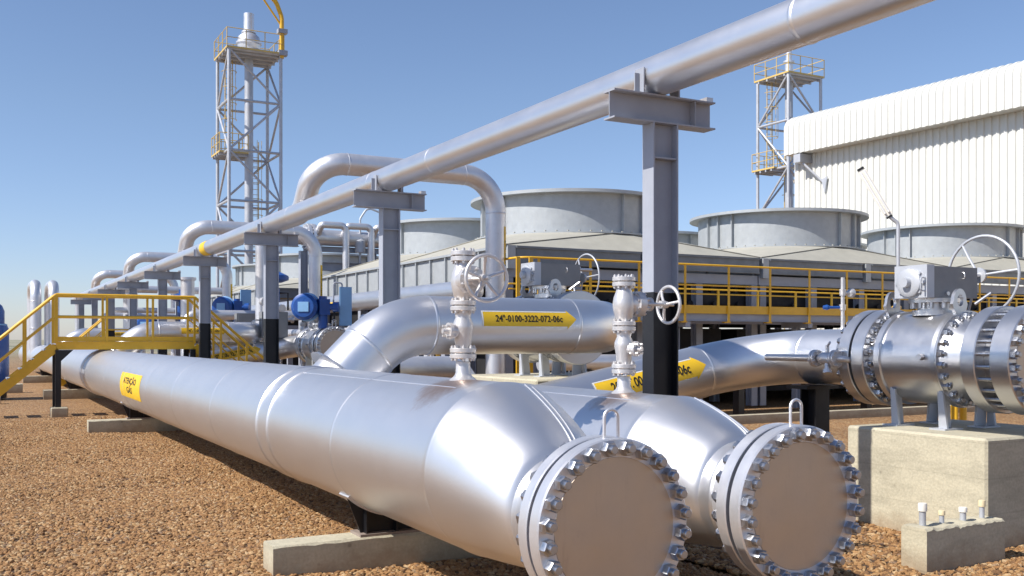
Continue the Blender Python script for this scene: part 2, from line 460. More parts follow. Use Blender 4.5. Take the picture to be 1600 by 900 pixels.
def pipe_label(parent, o, along, rad, ang0, L, H, txt, kind='arrow', th=None, name='flow_label', fit=0.72):
    h = H/2
    def strip(x0, x1, ya, yb, nx, ny, lift, tap=None):
        vs = []; fs = []
        for j in range(ny+1):
            for i in range(nx+1):
                s = i/nx; x = x0+(x1-x0)*s
                if tap: y = (ya+(yb-ya)*j/ny)*(1-s)
                else: y = ya+(yb-ya)*j/ny
                vs.append((x, y))
        for j in range(ny):
            for i in range(nx):
                a = j*(nx+1)+i; fs.append((a, a+1, a+nx+2, a+nx+1))
        return wrap(vs, o, along, rad, ang0, lift), fs
    m = MB()
    if kind == 'arrow':
        hd = H*0.75
        m.add(*strip(-L/2, L/2-hd, -h, h, 20, 8, 0.003))
        m.add(*strip(L/2-hd, L/2, -h*1.35, h*1.35, 8, 8, 0.003, True))
    else:
        m.add(*strip(-L/2, L/2, -h, h, 12, 12, 0.003))
    lab = m.build(name, SIGN, parent)
    if kind == 'arrow':
        e = MB()
        e.add(*strip(-L/2-0.015, L/2-H*0.75, h, h+0.012, 20, 2, 0.0045))
        e.add(*strip(-L/2-0.015, -L/2, -h, h, 2, 8, 0.0045))
        e.build('label_edge', EDGE, lab)
    if txt:
        t = MB(); rows = txt.split('\n')
        for ri, row in enumerate(rows):
            hh = th or H*0.42
            vs, fs = text_mesh(row, hh)
            dy = (len(rows)-1)/2*hh*1.5 - ri*hh*1.5
            dx = -0.015*L if kind == 'arrow' else 0
            w0 = max(v[0] for v in vs) - min(v[0] for v in vs); kx = fit*L/w0*len(row)/max(len(q_) for q_ in rows)
            vs = [(v[0]*kx, v[1], v[2]) for v in vs]
            t.add(wrap([(v[0]+dx, v[1]+dy) for v in vs], o, along, rad, ang0, 0.006), fs)
        t.build('lettering', INK, lab, flat=True)
    return lab

def flange_small(m, c, axis, r, t, n=8):
    """pair of small flanges with nuts, drawn into one part mesh"""
    a, u, w = frame(axis); c = V(c)
    for s in (-1, 1):
        m.lathe(c + a*(s*(t*0.62) - t/2), a, [(0, 0), (0, r*0.97), (t*0.1, r), (t*0.9, r), (t, r*0.97), (t, 0)], 24)
    m.lathe(c - a*t*0.13, a, [(0, r*0.62), (t*0.26, r*0.62)], 20)
    for k in range(n):
        q = 2*PI*(k+0.5)/n; p = c + (u*math.cos(q)+w*math.sin(q))*r*0.80
        m.cyl(p - a*t*1.75, p + a*t*1.75, r*0.075, 6)
        for s in (-1, 1):
            b = p + a*s*(t*1.12)
            m.lathe(b, a*s, [(0, 0), (0, r*0.14), (r*0.16, r*0.14), (r*0.16, 0)], 6)

# ------------------------------------------------------------------ two header pipes
HB = 0.39
def header(name, X, rad, zf, label, seams, joints, collar, ysrc, y_end, ecc_y):
    t = thing(name, label, 'pipe', (X, 4.17, 0), 'pair of large silver header pipes')
    zc = HB + rad; rn = 0.325
    n = 96
    rows = [(4.55, rn, zf), (4.565, rn+0.010, zf), (4.585, rn+0.010, zf), (4.60, rn, zf), (4.68, rn, zf)]
    y0, y1 = 4.68, ecc_y
    for k in range(1, 19):
        s = (k/18)**1.4
        # knuckle shape: quick swell, then rounded shoulder
        e = 0.84*s**0.74 + 0.16*math.sqrt(max(0, 1-(1-s)**2))
        rows.append((y0+(y1-y0)*s, rn+(rad-rn)*e, zf+(zc-zf)*e))
    ys = []
    for y in seams: ys += [(y-0.05, 0), (y-0.03, 0), (y-0.016, 0), (y-0.007, 0.004), (y+0.007, 0.004), (y+0.016, 0), (y+0.03, 0), (y+0.05, 0)]
    for y in joints: ys += [(y-0.09, 0), (y-0.05, 0), (y-0.03, 0), (y-0.016, 0.012), (y+0.016, 0.012), (y+0.03, 0), (y+0.05, 0), (y+0.09, 0)]
    for y in collar: ys += [(y-0.16, 0), (y-0.155, 0.03), (y+0.155, 0.03), (y+0.16, 0)]
    ys.sort()
    yy = ecc_y
    rows += [(yy+0.006, rad+0.001, zc), (yy+0.014, rad+0.004, zc), (yy+0.028, rad+0.004, zc), (yy+0.045, rad, zc), (yy+0.08, rad, zc), (yy+0.12, rad, zc)]
    for y, d in ys: rows.append((y, rad+d, zc))
    rows.append((y_end, rad, zc))
    vs = []; fs = []
    for (y, r, z) in rows:
        for k in range(n):
            q = 2*PI*k/n
            vs.append((X + r*math.cos(q), y, z + r*math.sin(q)))
    for i in range(len(rows)-1):
        for k in range(n):
            k2 = (k+1) % n
            fs.append((i*n+k, (i+1)*n+k, (i+1)*n+k2, i*n+k2))
    b = len(rows)-1
    fs.append(tuple(b*n+k for k in range(n)))
    m = MB(); m.add(vs, fs)
    pipe = m.build('pipe', SILVERH, t)
    # meridian weld beads on the reducer and the first pipe length
    w = MB()
    for q, o in ((R(76), 0), (R(70), 0)):
        pts = []
        for (y, r, z) in rows[5:24]:
            pts.append((X + (r+0.001)*math.cos(q), y, z + (r+0.001)*math.sin(q)))
        w.tube(pts, 0.006, 6)
    w.tube([(X + rad*math.cos(R(112)), ecc_y+0.3, zc+rad*math.sin(R(112))), (X + rad*math.cos(R(112)), joints[0], zc+rad*math.sin(R(112)))], 0.004, 6)
    w.build('weld_bead', SILVER, pipe)
    f = MB()
    f.lathe((X, 4.285, zf), (0, 1, 0), [(0, 0.30), (0, 0.452), (0.006, 0.458), (0.075, 0.458), (0.081, 0.452), (0.081, 0.385), (0.12, 0.372), (0.23, 0.335), (0.265, 0.326)], 96)
    wn = f.build('weld_neck_flange', SILVER2, t)
    bolt_ring(wn, (X, 4.366, zf), (0, 1, 0), 0.412, 24, 0.040)
    f = MB()
    f.lathe((X, 4.255, zf), (0, 1, 0), [(0, 0.36), (0.030, 0.36)], 64)
    f.build('gasket', DARK, t)
    f = MB()
    f.lathe((X, 4.17, zf), (0, 1, 0), [(0, 0), (0, 0.450), (0.008, 0.458), (0.079, 0.458), (0.085, 0.452), (0.085, 0)], 96)
    bl = f.build('blind_flange', SILVER2, t)
    f = MB()
    f.lathe((X, 4.167, zf), (0, 1, 0), [(0, 0), (0, 0.361), (0.003, 0.363)], 96)
    f.build('flange_face', BLANK, bl)
    bolt_ring(bl, (X, 4.17, zf), (0, -1, 0), 0.411, 24, 0.0425)
    e = MB()
    zt = zf+0.45
    pts = fillet([(X-0.042, 4.21, zt), (X-0.042, 4.21, zt+0.15), (X+0.042, 4.21, zt+0.15), (X+0.042, 4.21, zt)], 0.0415, 6)
    e.tube(pts, 0.0085, 8)
    e.build('lifting_eye', SILVER2, bl)
    return t, zc
H1, Z1 = header('header_pipe', 2.87, 0.533, 0.762, 'largest silver header pipe, nearest the camera, with bolted blank end left of the other one',
    [7.1, 11.3, 13.7, 15.9, 18.4, 21.2, 30.5, 36], [8.88, 9.25], [25.7], 0, 60.0, 5.33)
H2, Z2 = header('header_pipe', 4.14, 0.475, 0.775, 'second silver header pipe with bolted blank end, lying right of the larger header',
    [7.4, 11.3, 15.9, 21.2], [8.6], [], 0, 58.0, 5.25)
pipe_label(H1, (2.87, 17.6, Z1), (0, -1, 0), 0.533, R(2), 2.3, 0.42, 'ATENÇÃO\nGÁS', 'plate', 0.10, 'warning_label', 0.62)

# ------------------------------------------------------------------ saddles and sleepers
def sleeper(x0, x1, y0, z1, label, w=0.27, z0=-0.15):
    m = MB()
    rr = random.Random(int(y0*10+x0*7))
    # chamfered top edge with a slightly broken arris
    n = 40; vs = []; fs = []
    for i in range(n+1):
        x = x0+(x1-x0)*i/n
        c = 0.010+rr.uniform(0, 0.012); c2 = 0.010+rr.uniform(0, 0.010)
        vs += [(x, y0, z0), (x, y0, z1-c), (x, y0+c, z1), (x, y0+w-c2, z1), (x, y0+w, z1-c2), (x, y0+w, z0)]
    for i in range(n):
        for k in range(6):
            a = i*6+k; b = i*6+(k+1) % 6
            fs.append((a, a+6, b+6, b))
    fs.append((5, 4, 3, 2, 1, 0)); fs.append(tuple(n*6+k for k in range(6)))
    m.add(vs, [f[::-1] for f in fs])
    return tag(m.build('concrete_sleeper', CONC, origin=((x0+x1)/2, y0, 0)), label, 'sleeper', 'concrete sleepers under the header pipes')
def saddle(X, rad, zc, y0, ztop, label):
    t = thing('pipe_saddle', label, 'saddle', (X, y0+0.13, ztop), 'black saddles under the header pipes')
    b = MB(); b.box(X-0.30, X+0.30, y0+0.02, y0+0.25, ztop, ztop+0.02)
    b.build('base_plate', RUST, t)
    p = MB()
    for (r0, r1, ya, yb) in ((rad+0.002, rad+0.016, y0+0.03, y0+0.24),):
        vs = []; fs = []; n = 24
        for i in range(n+1):
            q = R(-90-46 + 92*i/n)
            for (r, y) in ((r0, ya), (r1, ya), (r1, yb), (r0, yb)):
                vs.append((X+r*math.cos(q), y, zc+r*math.sin(q)))
        for i in range(n):
            for k in range(4):
                a = i*4+k; c = i*4+(k+1) % 4
                fs.append((a, c, c+4, a+4))
        fs.append((0, 1, 2, 3)); fs.append((n*4+3, n*4+2, n*4+1, n*4))
        p.add(vs, fs)
    p.build('wear_pad', SILVER2, t)
    w = MB()
    for y in (y0+0.10,):
        poly = [(X-0.27, y, ztop+0.02), (X+0.27, y, ztop+0.02)]
        for i in range(13):
            q = R(-90+43-86*i/12); r = rad+0.016
            poly.append((X+r*math.cos(q), y, zc+r*math.sin(q)))
        w.prism(poly, (0, 0.014, 0))
    for x in (X-0.24, X, X+0.24):
        zt = zc - math.sqrt((rad+0.016)**2-(x-X)**2)
        w.box(x-0.007, x+0.007, y0+0.035, y0+0.098, ztop+0.02, zt-0.004); w.box(x-0.007, x+0.007, y0+0.116, y0+0.23, ztop+0.02, zt-0.004)
    w.build('web_plate', BLACK, t)
for i, (y, who) in enumerate([(7.06, 'nearest the camera, in front of the brown gravel'), (19.6, 'second from the camera, below the yellow warning label'),
                         (32.1, 'third from the camera, behind the bridge stairs'), (44.6, 'far away behind the yellow bridge')]):
    sleeper(1.906, 5.0, y, 0.235, 'long concrete sleeper under the header pipes, ' + who)
    saddle(2.87, 0.533, Z1, y, 0.235, 'black steel saddle under the larger header pipe, ' + ['nearest one on the front sleeper', 'on the second sleeper', 'on the third sleeper', 'on the farthest sleeper'][i])
    saddle(4.14, 0.475, Z2, y, 0.235, 'black steel saddle under the right-hand header pipe, ' + ['nearest one on the front sleeper', 'on the second sleeper', 'on the third sleeper', 'on the farthest sleeper'][i])
sleeper(-1.2, 0.75, 30.5, 0.16, 'low pale concrete sleeper at the left edge, beyond the foot of the yellow stairs')
sleeper(0.2, 1.55, 36.5, 0.25, 'short dark concrete sleeper seen beneath the yellow stair stringer', 0.4)

# ------------------------------------------------------------------ vent valves with handwheels on the headers
def handwheel(m, c, axis, rr, rt, spokes=4, phase=0.3, dish=0.04):
    a, u, w = frame(axis); c = V(c)
    m.torus(c, axis, rr, rt, 40, 10)
    m.lathe(c - a*(dish+0.012), a, [(0, 0), (0, rr*0.20), (0.035, rr*0.18), (0.035, 0)], 16)
    for k in range(spokes):
        q = 2*PI*k/spokes+phase; d = u*math.cos(q)+w*math.sin(q)
        m.tube([c - a*dish + d*rr*0.1, c - a*dish*0.6 + d*rr*0.6, c + d*rr*0.98], rt*0.85, 8)
def vent_valve(name, X, Y, zb, H, bon, blen, wr, label, spoke_phase):
    """bon = direction of the bonnet and handwheel"""
    t = thing(name, label, 'valve', (X, Y, zb), 'silver vent valves with handwheels standing on the header pipes')
    z = lambda f: zb + H*f
    up = V((0, 0, 1))
    m = MB()
    m.lathe((X, Y, zb-0.03), up, [(0, 0.115), (0.03, 0.085), (0.05, 0.060), (0.07, 0.050), (H*0.17, 0.047)], 24)
    m.build('riser', WHITEPIPE, t)
    for f, r in ((0.20, 0.088), (0.565, 0.085), (0.945, 0.083)):
        fm = MB(); flange_small(fm, (X, Y, z(f)), up, r, 0.030)
        fm.build('flange_pair', WHITEPIPE, t)
    m = MB()  # lower small gate body
    m.lathe((X, Y, z(0.235)), up, [(0, 0.05), (0.03, 0.055), (H*0.09, 0.058), (H*0.15, 0.068), (H*0.19, 0.068), (H*0.24, 0.05), (H*0.29, 0.06)], 24)
    a, u, w = frame(bon)
    d = -V(bon) if abs(bon[1]) < 0.5 else V((-1, 0, 0))
    d2 = V((0.4, -0.9, 0)).normalized() if abs(bon[1]) < 0.5 else d
    c = V((X, Y, z(0.37)))
    m.lathe(c, d2, [(0, 0.045), (0.085, 0.042), (0.085, 0.055), (0.11, 0.055), (0.11, 0.02), (0.15, 0.018), (0.15, 0)], 16)
    for k in range(4):
        q = PI/4+k*PI/2
        aa, uu, ww = frame(d2); p = c + (uu*math.cos(q)+ww*math.sin(q))*0.045
        m.cyl(p + d2*0.07, p + d2*0.135, 0.009, 6)
    m.build('drain_body', WHITEPIPE, t)
    m = MB()  # main body
    m.lathe((X, Y, z(0.60)), up, [(0, 0.05), (0.03, 0.062), (H*0.09, 0.074), (H*0.15, 0.082), (H*0.21, 0.074), (H*0.26, 0.058), (H*0.31, 0.05)], 28)
    m.build('valve_body', WHITEPIPE, t)
    B = V(bon); c = V((X, Y, z(0.755)))
    m = MB()
    m.lathe(c, B, [(0.03, 0.075), (0.085, 0.072), (0.09, 0.092), (0.115, 0.092), (0.119, 0.092), (0.145, 0.092), (0.15, 0.05), (0.21, 0.036), (0.215, 0.05), (0.235, 0.05), (0.235, 0.0)], 24)
    for k in range(8):
        q = 2*PI*(k+0.5)/8; p = c + (u*math.cos(q)+w*math.sin(q))*0.077
        m.lathe(p + B*0.145, B, [(0, 0), (0, 0.013), (0.02, 0.013), (0.02, 0.006), (0.032, 0.006), (0.032, 0)], 6)
        m.lathe(p + B*0.09, -B, [(0, 0), (0, 0.013), (0.018, 0.013), (0.018, 0)], 6)
    m.build('bonnet', WHITEPIPE, t)
    m = MB()
    for s in (-1, 1):
        m.tube(fillet([c + B*0.15 + u*s*0.03, c + B*0.19 + u*s*0.055, c + B*(blen-0.09) + u*s*0.05, c + B*(blen-0.05) + u*s*0.01], 0.03, 3), 0.012, 8)
    m.lathe(c + B*(blen-0.075), B, [(0, 0), (0, 0.03), (0.04, 0.03), (0.04, 0)], 14)
    m.build('yoke', WHITEPIPE, t)
    m = MB(); m.cyl(c + B*0.2, c + B*(blen+0.045), 0.0125, 10)
    m.build('stem', STEEL, t)
    m = MB(); handwheel(m, c + B*blen, B, wr, 0.0125, 5 if abs(bon[1]) > 0.5 else 3, spoke_phase, 0.035)
    m.build('handwheel', WHITEPIPE, t)
    return t
vent_valve('vent_valve', 2.87, 5.94, Z1+0.533, 0.86, (0, -1, 0), 0.34, 0.145, 'silver vent valve with round handwheel facing the camera, on the larger header pipe', 0.35)
VV = vent_valve('vent_valve', 4.14, 5.91, Z2+0.475, 0.84, (1, 0, 0), 0.40, 0.135, 'silver vent valve with handwheel turned right, before the black column foot', 0.9)

# ------------------------------------------------------------------ overhead pipe and T supports
ot = thing('overhead_pipe', 'long thin silver pipe carried overhead on grey T-shaped supports', 'pipe', (4.92, 6.55, 3.86))
m = MB()
ztop = 3.862
m.tube(fillet([(4.92, -4, ztop), (4.92, 55.6, ztop), (4.92, 55.6, 2.2)], 0.4, 8), 0.165, 40)
m.build('pipe', SILVER, ot)
for y in (4.9, 10.9, 12.9, 16.9, 22.9, 28.9):
    m = MB(); m.lathe((4.92, y, ztop), (0, 1, 0), [(-0.02, 0.165), (-0.008, 0.170), (0.008, 0.170), (0.02, 0.165)], 40)
    m.build('weld_bead', SILVER, ot)
m = MB(); m.lathe((4.92, 23.6, ztop), (0, 1, 0), [(0, 0.168), (0.55, 0.168)], 32)
m.build('yellow_band', SIGN, ot)

ord_ = ['nearest', 'second', 'third', 'fourth', 'fifth', 'sixth', 'seventh', 'eighth', 'farthest']
def t_support():
    X, Y = 4.95, 6.55
    t = thing('pipe_support', 'x', 'support', (X, Y, 0), 'grey T-shaped supports under the overhead pipe')
    m = MB(); m.ibeam((X, Y, 2.10), (X, Y, 3.465), 0.25, 0.15, 0.014, 0.009, (1, 0, 0))
    m.box(X-0.11, X+0.11, Y-0.07, Y-0.006, 3.18, 3.192)
    m.build('column', GREY, t)
    m = MB(); m.ibeam((X, Y, 0.02), (X, Y, 2.0985), 0.25, 0.15, 0.014, 0.009, (1, 0, 0))
    m.box(X-0.18, X+0.18, Y-0.15, Y+0.15, 0.0, 0.02)
    m.build('column_base', BLACK, t)
    m = MB(); m.ibeam((4.447, Y, 3.58), (5.462, Y, 3.58), 0.228, 0.15, 0.013, 0.008, (0, 0, 1))
    m.box(5.25, 5.257, Y-0.073, Y-0.005, 3.481, 3.679)
    m.build('beam', GREY, t)
    m = MB()
    for s in (-1, 1):
        x = 4.92+s*0.175
        m.box(x-0.006, x+0.006, Y-0.06, Y+0.06, 3.695, 3.90)
        m.box(x-0.022+s*0.03, x+0.022+s*0.03, Y-0.005, Y+0.005, 3.695, 3.86)
    m.build('pipe_guide', GREY, t)
    m = MB(); m.box(5.39, 5.458, Y-0.05, Y+0.04, 3.695, 3.735)
    m.build('end_bracket', WHITEPIPE, t)
    return t
T0 = t_support()
for i in range(9):
    lab = ['nearest and largest grey T-shaped support under the overhead pipe, with black lower column',
           'second grey T-shaped support from the camera, rising behind the 24-inch branch elbow',
           'third grey T-shaped support from the camera, left of the big blue actuator',
           'fourth grey T-shaped support from the camera, at the right end of the yellow bridge',
           'fifth grey T-shaped support from the camera, seen through the yellow bridge railing',
           'sixth grey T-shaped support from the camera, behind the yellow bridge',
           'seventh grey T-shaped support from the camera, small behind the yellow bridge',
           'eighth grey T-shaped support from the camera, next to last under the overhead pipe',
           'farthest and smallest grey T-shaped support, where the overhead pipe ends'][i]
    o = T0 if i == 0 else copy_tree(T0, loc=(4.95, 6.55+5.96*i, 0))
    o['label'] = lab

# ------------------------------------------------------------------ branch lines
def ring(m, p, axis, r, dr=0.006):
    m.lathe(p, axis, [(-0.016, r), (-0.006, r+dr), (0.006, r+dr), (0.016, r)], 48)
def branch1(label, group):
    t = thing('branch_pipe', label, 'pipe', (3.37, 9.53, 1.4), group)
    path = fillet([(3.05, 9.53, 1.105), (3.81, 9.53, 1.865), (6.78, 9.53, 1.865), (6.78, 10.62, 1.865)], [0.9, 0.88], 14)
    m = MB(); m.tube(path, 0.305, 64)
    m.build('pipe', SILVER, t)
    for p_, a_ in (((4.18, 9.53, 1.865), (1, 0, 0)), ((5.9, 9.53, 1.865), (1, 0, 0)), ((3.545, 9.53, 1.60), (1, 0, 1))):
        m = MB(); ring(m, p_, a_, 0.305); m.build('weld_bead', SILVER, t)
    m = MB()
    a = V((1, 0, 1)).normalized()
    m.lathe(V((3.05, 9.53, 1.105))+a*0.29, a, [(0, 0.40), (0.03, 0.37), (0.05, 0.305)], 48)
    m.build('weld_bead', SILVER, t)
    return t
B1 = branch1('thick silver branch pipe carrying the 24-inch arrow label, behind the front vent valve', 'branch pipes rising from the headers')
pipe_label(B1, (5.265, 9.53, 1.865), (1, 0, 0), 0.305, R(13), 1.14, 0.155, '24"-0100-3222-072-06c', 'arrow', 0.072)
for dy, lab in ((16.8, 'silver branch pipe with faded label, seen behind the yellow bridge railing'), (33.6, 'silver branch pipe far behind the yellow bridge, near the stairs')):
    c = copy_tree(B1, loc=(3.37, 9.53+dy, 1.4), label=lab)

def branch2(label):
    t = thing('branch_pipe', label, 'pipe', (4.5, 8.7, 0.85), 'branch pipes rising from the headers')
    path = fillet([(4.2, 8.7, 0.81), (7.95, 8.7, 1.52), (7.95, 7.22, 1.54)], [0.87], 20)
    m = MB(); m.tube(path, 0.288, 64)
    m.build('pipe', SILVER, t)
    ax = (V((7.95, 8.7, 1.52))-V((4.2, 8.7, 0.81))).normalized()
    for p_, a_ in ((V((7.95, 8.7, 1.52))-ax*0.88, ax), ((7.95, 7.81, 1.532), (0, 1, 0))):
        m = MB(); ring(m, p_, a_, 0.288); m.build('weld_bead', SILVER, t)
    f = MB()
    f.lathe((7.95, 7.25, 1.54), (0, -1, 0), [(0, 0.29), (0.10, 0.33), (0.20, 0.385), (0.20, 0.462), (0.208, 0.47), (0.322, 0.47), (0.33, 0.462), (0.33, 0.30)], 72)
    fl = f.build('weld_neck_flange', STEEL, t)
    bolt_ring(fl, (7.95, 7.05, 1.54), (0, 1, 0), 0.42, 24, 0.040)
    return t, ax
B2, ax2 = branch2('silver branch pipe with 20-inch label, sloping up to the big right-hand valve')
pipe_label(B2, V((4.2, 8.7, 0.81)) + ax2*2.14, ax2, 0.288, R(22), 1.42, 0.20, '20"-0100-3222-073-06c', 'arrow', 0.105)
copy_tree(B2, loc=(4.3, 26.6, 0.87), label='silver branch pipe sloping up between the third and fourth support columns')

# ------------------------------------------------------------------ ball valve
def ball_valve(label, blind, gear):
    X, Z = 7.95, 1.54
    t = thing('ball_valve', label, 'valve', (X, 6.3, 0.91), 'large steel ball valves on concrete')
    yax = (0, 1, 0)
    b = MB()
    b.lathe((X, 5.54, Z), yax, [(0.13, 0.40), (0.16, 0.33), (0.30, 0.34), (0.38, 0.40), (0.42, 0.405), (0.42, 0.44), (0.46, 0.445), (0.47, 0.425),
        (1.02, 0.425), (1.03, 0.445), (1.09, 0.445), (1.095, 0.36), (1.15, 0.34), (1.20, 0.38)], 80)
    b.build('valve_body', STEEL, t)
    f = MB(); f.lathe((X, 6.74, Z), yax, [(0, 0.38), (0, 0.462), (0.008, 0.47), (0.142, 0.47), (0.15, 0.462), (0.15, 0.30)], 80)
    fa = f.build('end_flange', STEEL, t)
    bolt_ring(fa, (X, 6.74, Z), (0, -1, 0), 0.42, 24, 0.040)
    f = MB(); f.lathe((X, 5.54, Z), yax, [(0, 0.30), (0, 0.462), (0.008, 0.47), (0.132, 0.47), (0.14, 0.462), (0.14, 0.34)], 80)
    f.build('end_flange', STEEL, t)
    cv = MB(); cv.lathe((X, 5.94, Z), yax, [(0, 0.33), (0, 0.44), (0.018, 0.44)], 64)
    cr = cv.build('closure_ring', STEEL, t)
    bolt_ring(cr, (X, 5.94, Z), (0, -1, 0), 0.395, 24, 0.036)
    if blind:
        f = MB()
        for k in range(24):
            q = 2*PI*(k+0.5)/24
            f.cyl((X+0.42*math.cos(q), 5.395, Z+0.42*math.sin(q)), (X+0.42*math.cos(q), 5.545, Z+0.42*math.sin(q)), 0.019, 10)
        f.lathe((X, 5.395, Z), yax, [(0, 0.34), (0.15, 0.34)], 48)
        f.build('spacer_studs', BOLT, t)
        f = MB(); f.lathe((X, 5.22, Z), yax, [(0, 0), (0, 0.462), (0.008, 0.47), (0.172, 0.47), (0.18, 0.462), (0.18, 0)], 96)
        bl = f.build('blind_flange', STEEL, t)
        f = MB(); f.lathe((X, 5.217, Z), yax, [(0, 0), (0, 0.366), (0.003, 0.368)], 96)
        f.build('flange_face', BLANK, bl)
        bolt_ring(bl, (X, 5.22, Z), (0, -1, 0), 0.42, 24, 0.041)
        e = MB(); zt = Z+0.46
        e.tube(fillet([(X-0.045, 5.31, zt), (X-0.045, 5.31, zt+0.17), (X+0.045, 5.31, zt+0.17), (X+0.045, 5.31, zt)], 0.044, 6), 0.012, 8)
        e.build('lifting_eye', STEEL, bl)
    for y in (6.69, 5.95):
        e = MB(); c = V((X-0.12, y, Z+0.53))
        # ring-shaped lifting lug
        vs = []; fs = []; n = 24
        for k in range(n):
            q = 2*PI*k/n
            ro = 0.085 if -0.2 < math.sin(q) else 0.085+0.02
            for rr_, dy in ((0.042, -0.016), (ro, -0.016), (ro, 0.016), (0.042, 0.016)):
                vs.append((c.x+rr_*math.cos(q), c.y+dy, c.z+rr_*math.sin(q)*1.25))
        for k in range(n):
            for j in range(4):
                fs.append((k*4+j, k*4+(j+1) % 4, ((k+1) % n)*4+(j+1) % 4, ((k+1) % n)*4+j))
        e.add(vs, [f_[::-1] for f_ in fs])
        e.box(c.x-0.06, c.x+0.06, c.y-0.0155, c.y+0.0155, c.z-0.14, c.z-0.10)
        e.build('lifting_lug', STEEL, t)
    for (x, y) in ((X-0.33, 6.52), (X-0.33, 6.0), (X+0.33, 6.52), (X+0.33, 6.0)):
        l = MB(); zt = Z - math.sqrt(0.445**2-0.33**2) + 0.03
        s = -1 if x < X else 1
        l.prism([(x-0.02*s, y-0.012, 0.925), (x+0.16*s*-1, y-0.012, 0.925), (x-0.13*s, y-0.012, zt-0.08), (x+0.0*s, y-0.012, zt)], (0, 0.024, 0))
        l.prism([(x-0.012, y-0.10, 0.925), (x-0.012, y-0.014, 0.925), (x-0.012, y-0.014, zt-0.01), (x-0.012, y-0.05, zt-0.02)], (0.024, 0, 0))
        l.box(x-0.19*s if s > 0 else x-0.05, x+0.05 if s > 0 else x+0.19, y-0.11, y+0.06, 0.91, 0.924)
        l.build('leg', TOWERGREY, t)
    m = MB()
    m.lathe((X, 6.3, Z+0.40), (0, 0, 1), [(0, 0.20), (0.05, 0.20), (0.05, 0.15), (0.12, 0.15), (0.12, 0.23), (0.16, 0.23), (0.16, 0)], 32)
    for k in range(12):
        q = 2*PI*k/12
        m.lathe((X+0.20*math.cos(q), 6.3+0.20*math.sin(q), Z+0.52), (0, 0, -1), [(0, 0.02), (0.05, 0.02), (0.05, 0)], 6)
    m.build('bonnet', STEEL, t)
    # vent plug and grease fitting
    m = MB()
    m.lathe((X-0.43, 6.1, Z+0.02), (-1, 0, 0), [(0, 0.03), (0.04, 0.03), (0.04, 0)], 8)
    m.tube([(X+0.1, 5.95, Z+0.5), (X+0.2, 5.86, Z+0.60)], 0.014, 8)
    m.build('grease_fitting', STEEL, t)
    if gear:
        g = MB(); g.box(X-0.23, X+0.38, 6.13, 6.47, Z+0.563, Z+0.85)
        gb = g.build('gearbox', CABINET, t)
        g = MB()
        g.box(X-0.33, X-0.232, 6.12, 6.48, Z+0.56, Z+0.86)
        g.lathe((X-0.33, 6.3, Z+0.70), (-1, 0, 0), [(0, 0.13), (0.035, 0.13), (0.05, 0.10), (0.05, 0.05), (0.10, 0.045), (0.10, 0)], 24)
        for k in range(8):
            q = 2*PI*k/8
            g.lathe((X-0.33, 6.3+0.15*math.cos(q), Z+0.70+0.12*math.sin(q)), (-1, 0, 0), [(0, 0.016), (0.02, 0.016), (0.02, 0)], 6)
        g.tube(fillet([(X-0.33, 6.14, Z+0.62), (X-0.39, 6.14, Z+0.62), (X-0.39, 6.14, Z+0.74), (X-0.33, 6.14, Z+0.74)], 0.02, 3), 0.008, 6)
        g.build('gear_cover', TOWERGREY, gb)
        g = MB(); g.tube(fillet([(X+0.16, 6.13, Z+0.74), (X+0.16, 6.10, Z+0.74), (X+0.16, 6.10, Z+0.80), (X+0.16, 6.13, Z+0.80)], 0.02, 3), 0.006, 6)
        g.lathe((X-0.05, 6.13, Z+0.60), (0, -1, 0), [(0, 0.02), (0.02, 0.02), (0.02, 0)], 8)
        g.build('grip', STEEL, gb)
        g = MB(); g.cyl((X+0.38, 6.22, Z+0.79), (X+0.62, 6.22, Z+0.79), 0.025, 10)
        g.build('gear_shaft', STEEL, t)
        g = MB(); handwheel(g, (X+0.58, 6.22, Z+0.79), (1, 0, 0), 0.38, 0.014, 3, 0.95, 0.05)
        g.build('handwheel', TOWERGREY, t)
    return t
VR = ball_valve('big steel ball valve with gearbox and blank end on the large concrete block', True, True)
VB = ball_valve('steel ball valve with grey gearbox, half hidden behind the 24-inch branch pipe', False, True)
VB.location = (6.78, 11.4, 1.235)
for ch in VB.children:
    if ch.name.startswith('handwheel'): ch.scale = (0.85, 0.85, 0.85); ch.location = (0.03, -0.02, 0.10)
VA = ball_valve('shiny steel ball valve under the large blue actuator', True, False)
VA.location = (7.75, 24.2, 0.93)

# concrete blocks
def block(x0, x1, y0, y1, z0, z1, label, ch=0.03, name='concrete_block'):
    bm = bmesh.new(); bmesh.ops.create_cube(bm, size=1)
    for v in bm.verts:
        v.co = V((x0+(x1-x0)*(v.co.x+0.5), y0+(y1-y0)*(v.co.y+0.5), z0+(z1-z0)*(v.co.z+0.5)))
    bmesh.ops.bevel(bm, geom=[e for e in bm.edges], offset=ch, segments=1, profile=0.5, affect='EDGES')
    m = MB(); bm.verts.ensure_lookup_table()
    m.add([v.co[:] for v in bm.verts], [tuple(v.index for v in f.verts) for f in bm.faces]); bm.free()
    return tag(m.build(name, CONC, origin=((x0+x1)/2, (y0+y1)/2, 0), flat=True), label, 'concrete block')
block(7.25, 8.75, 5.25, 6.72, -0.3, 0.91, 'large cream concrete block carrying the big right-hand ball valve', 0.02)
block(5.95, 7.75, 10.3, 12.4, -0.3, 1.235, 'concrete plinth under the half hidden valve behind the 24-inch pipe', 0.02)
block(7.05, 8.5, 23.2, 24.7, -0.3, 0.93, 'concrete plinth under the shiny valve with the blue actuator', 0.02)
pd = thing('conduit_pedestal', 'small rough concrete pedestal with four capped conduit stubs at the lower right', 'pedestal', (6.65, 5.1, 0))
m = MB(); n = 36; rr = random.Random(5); vs = []; fs = []
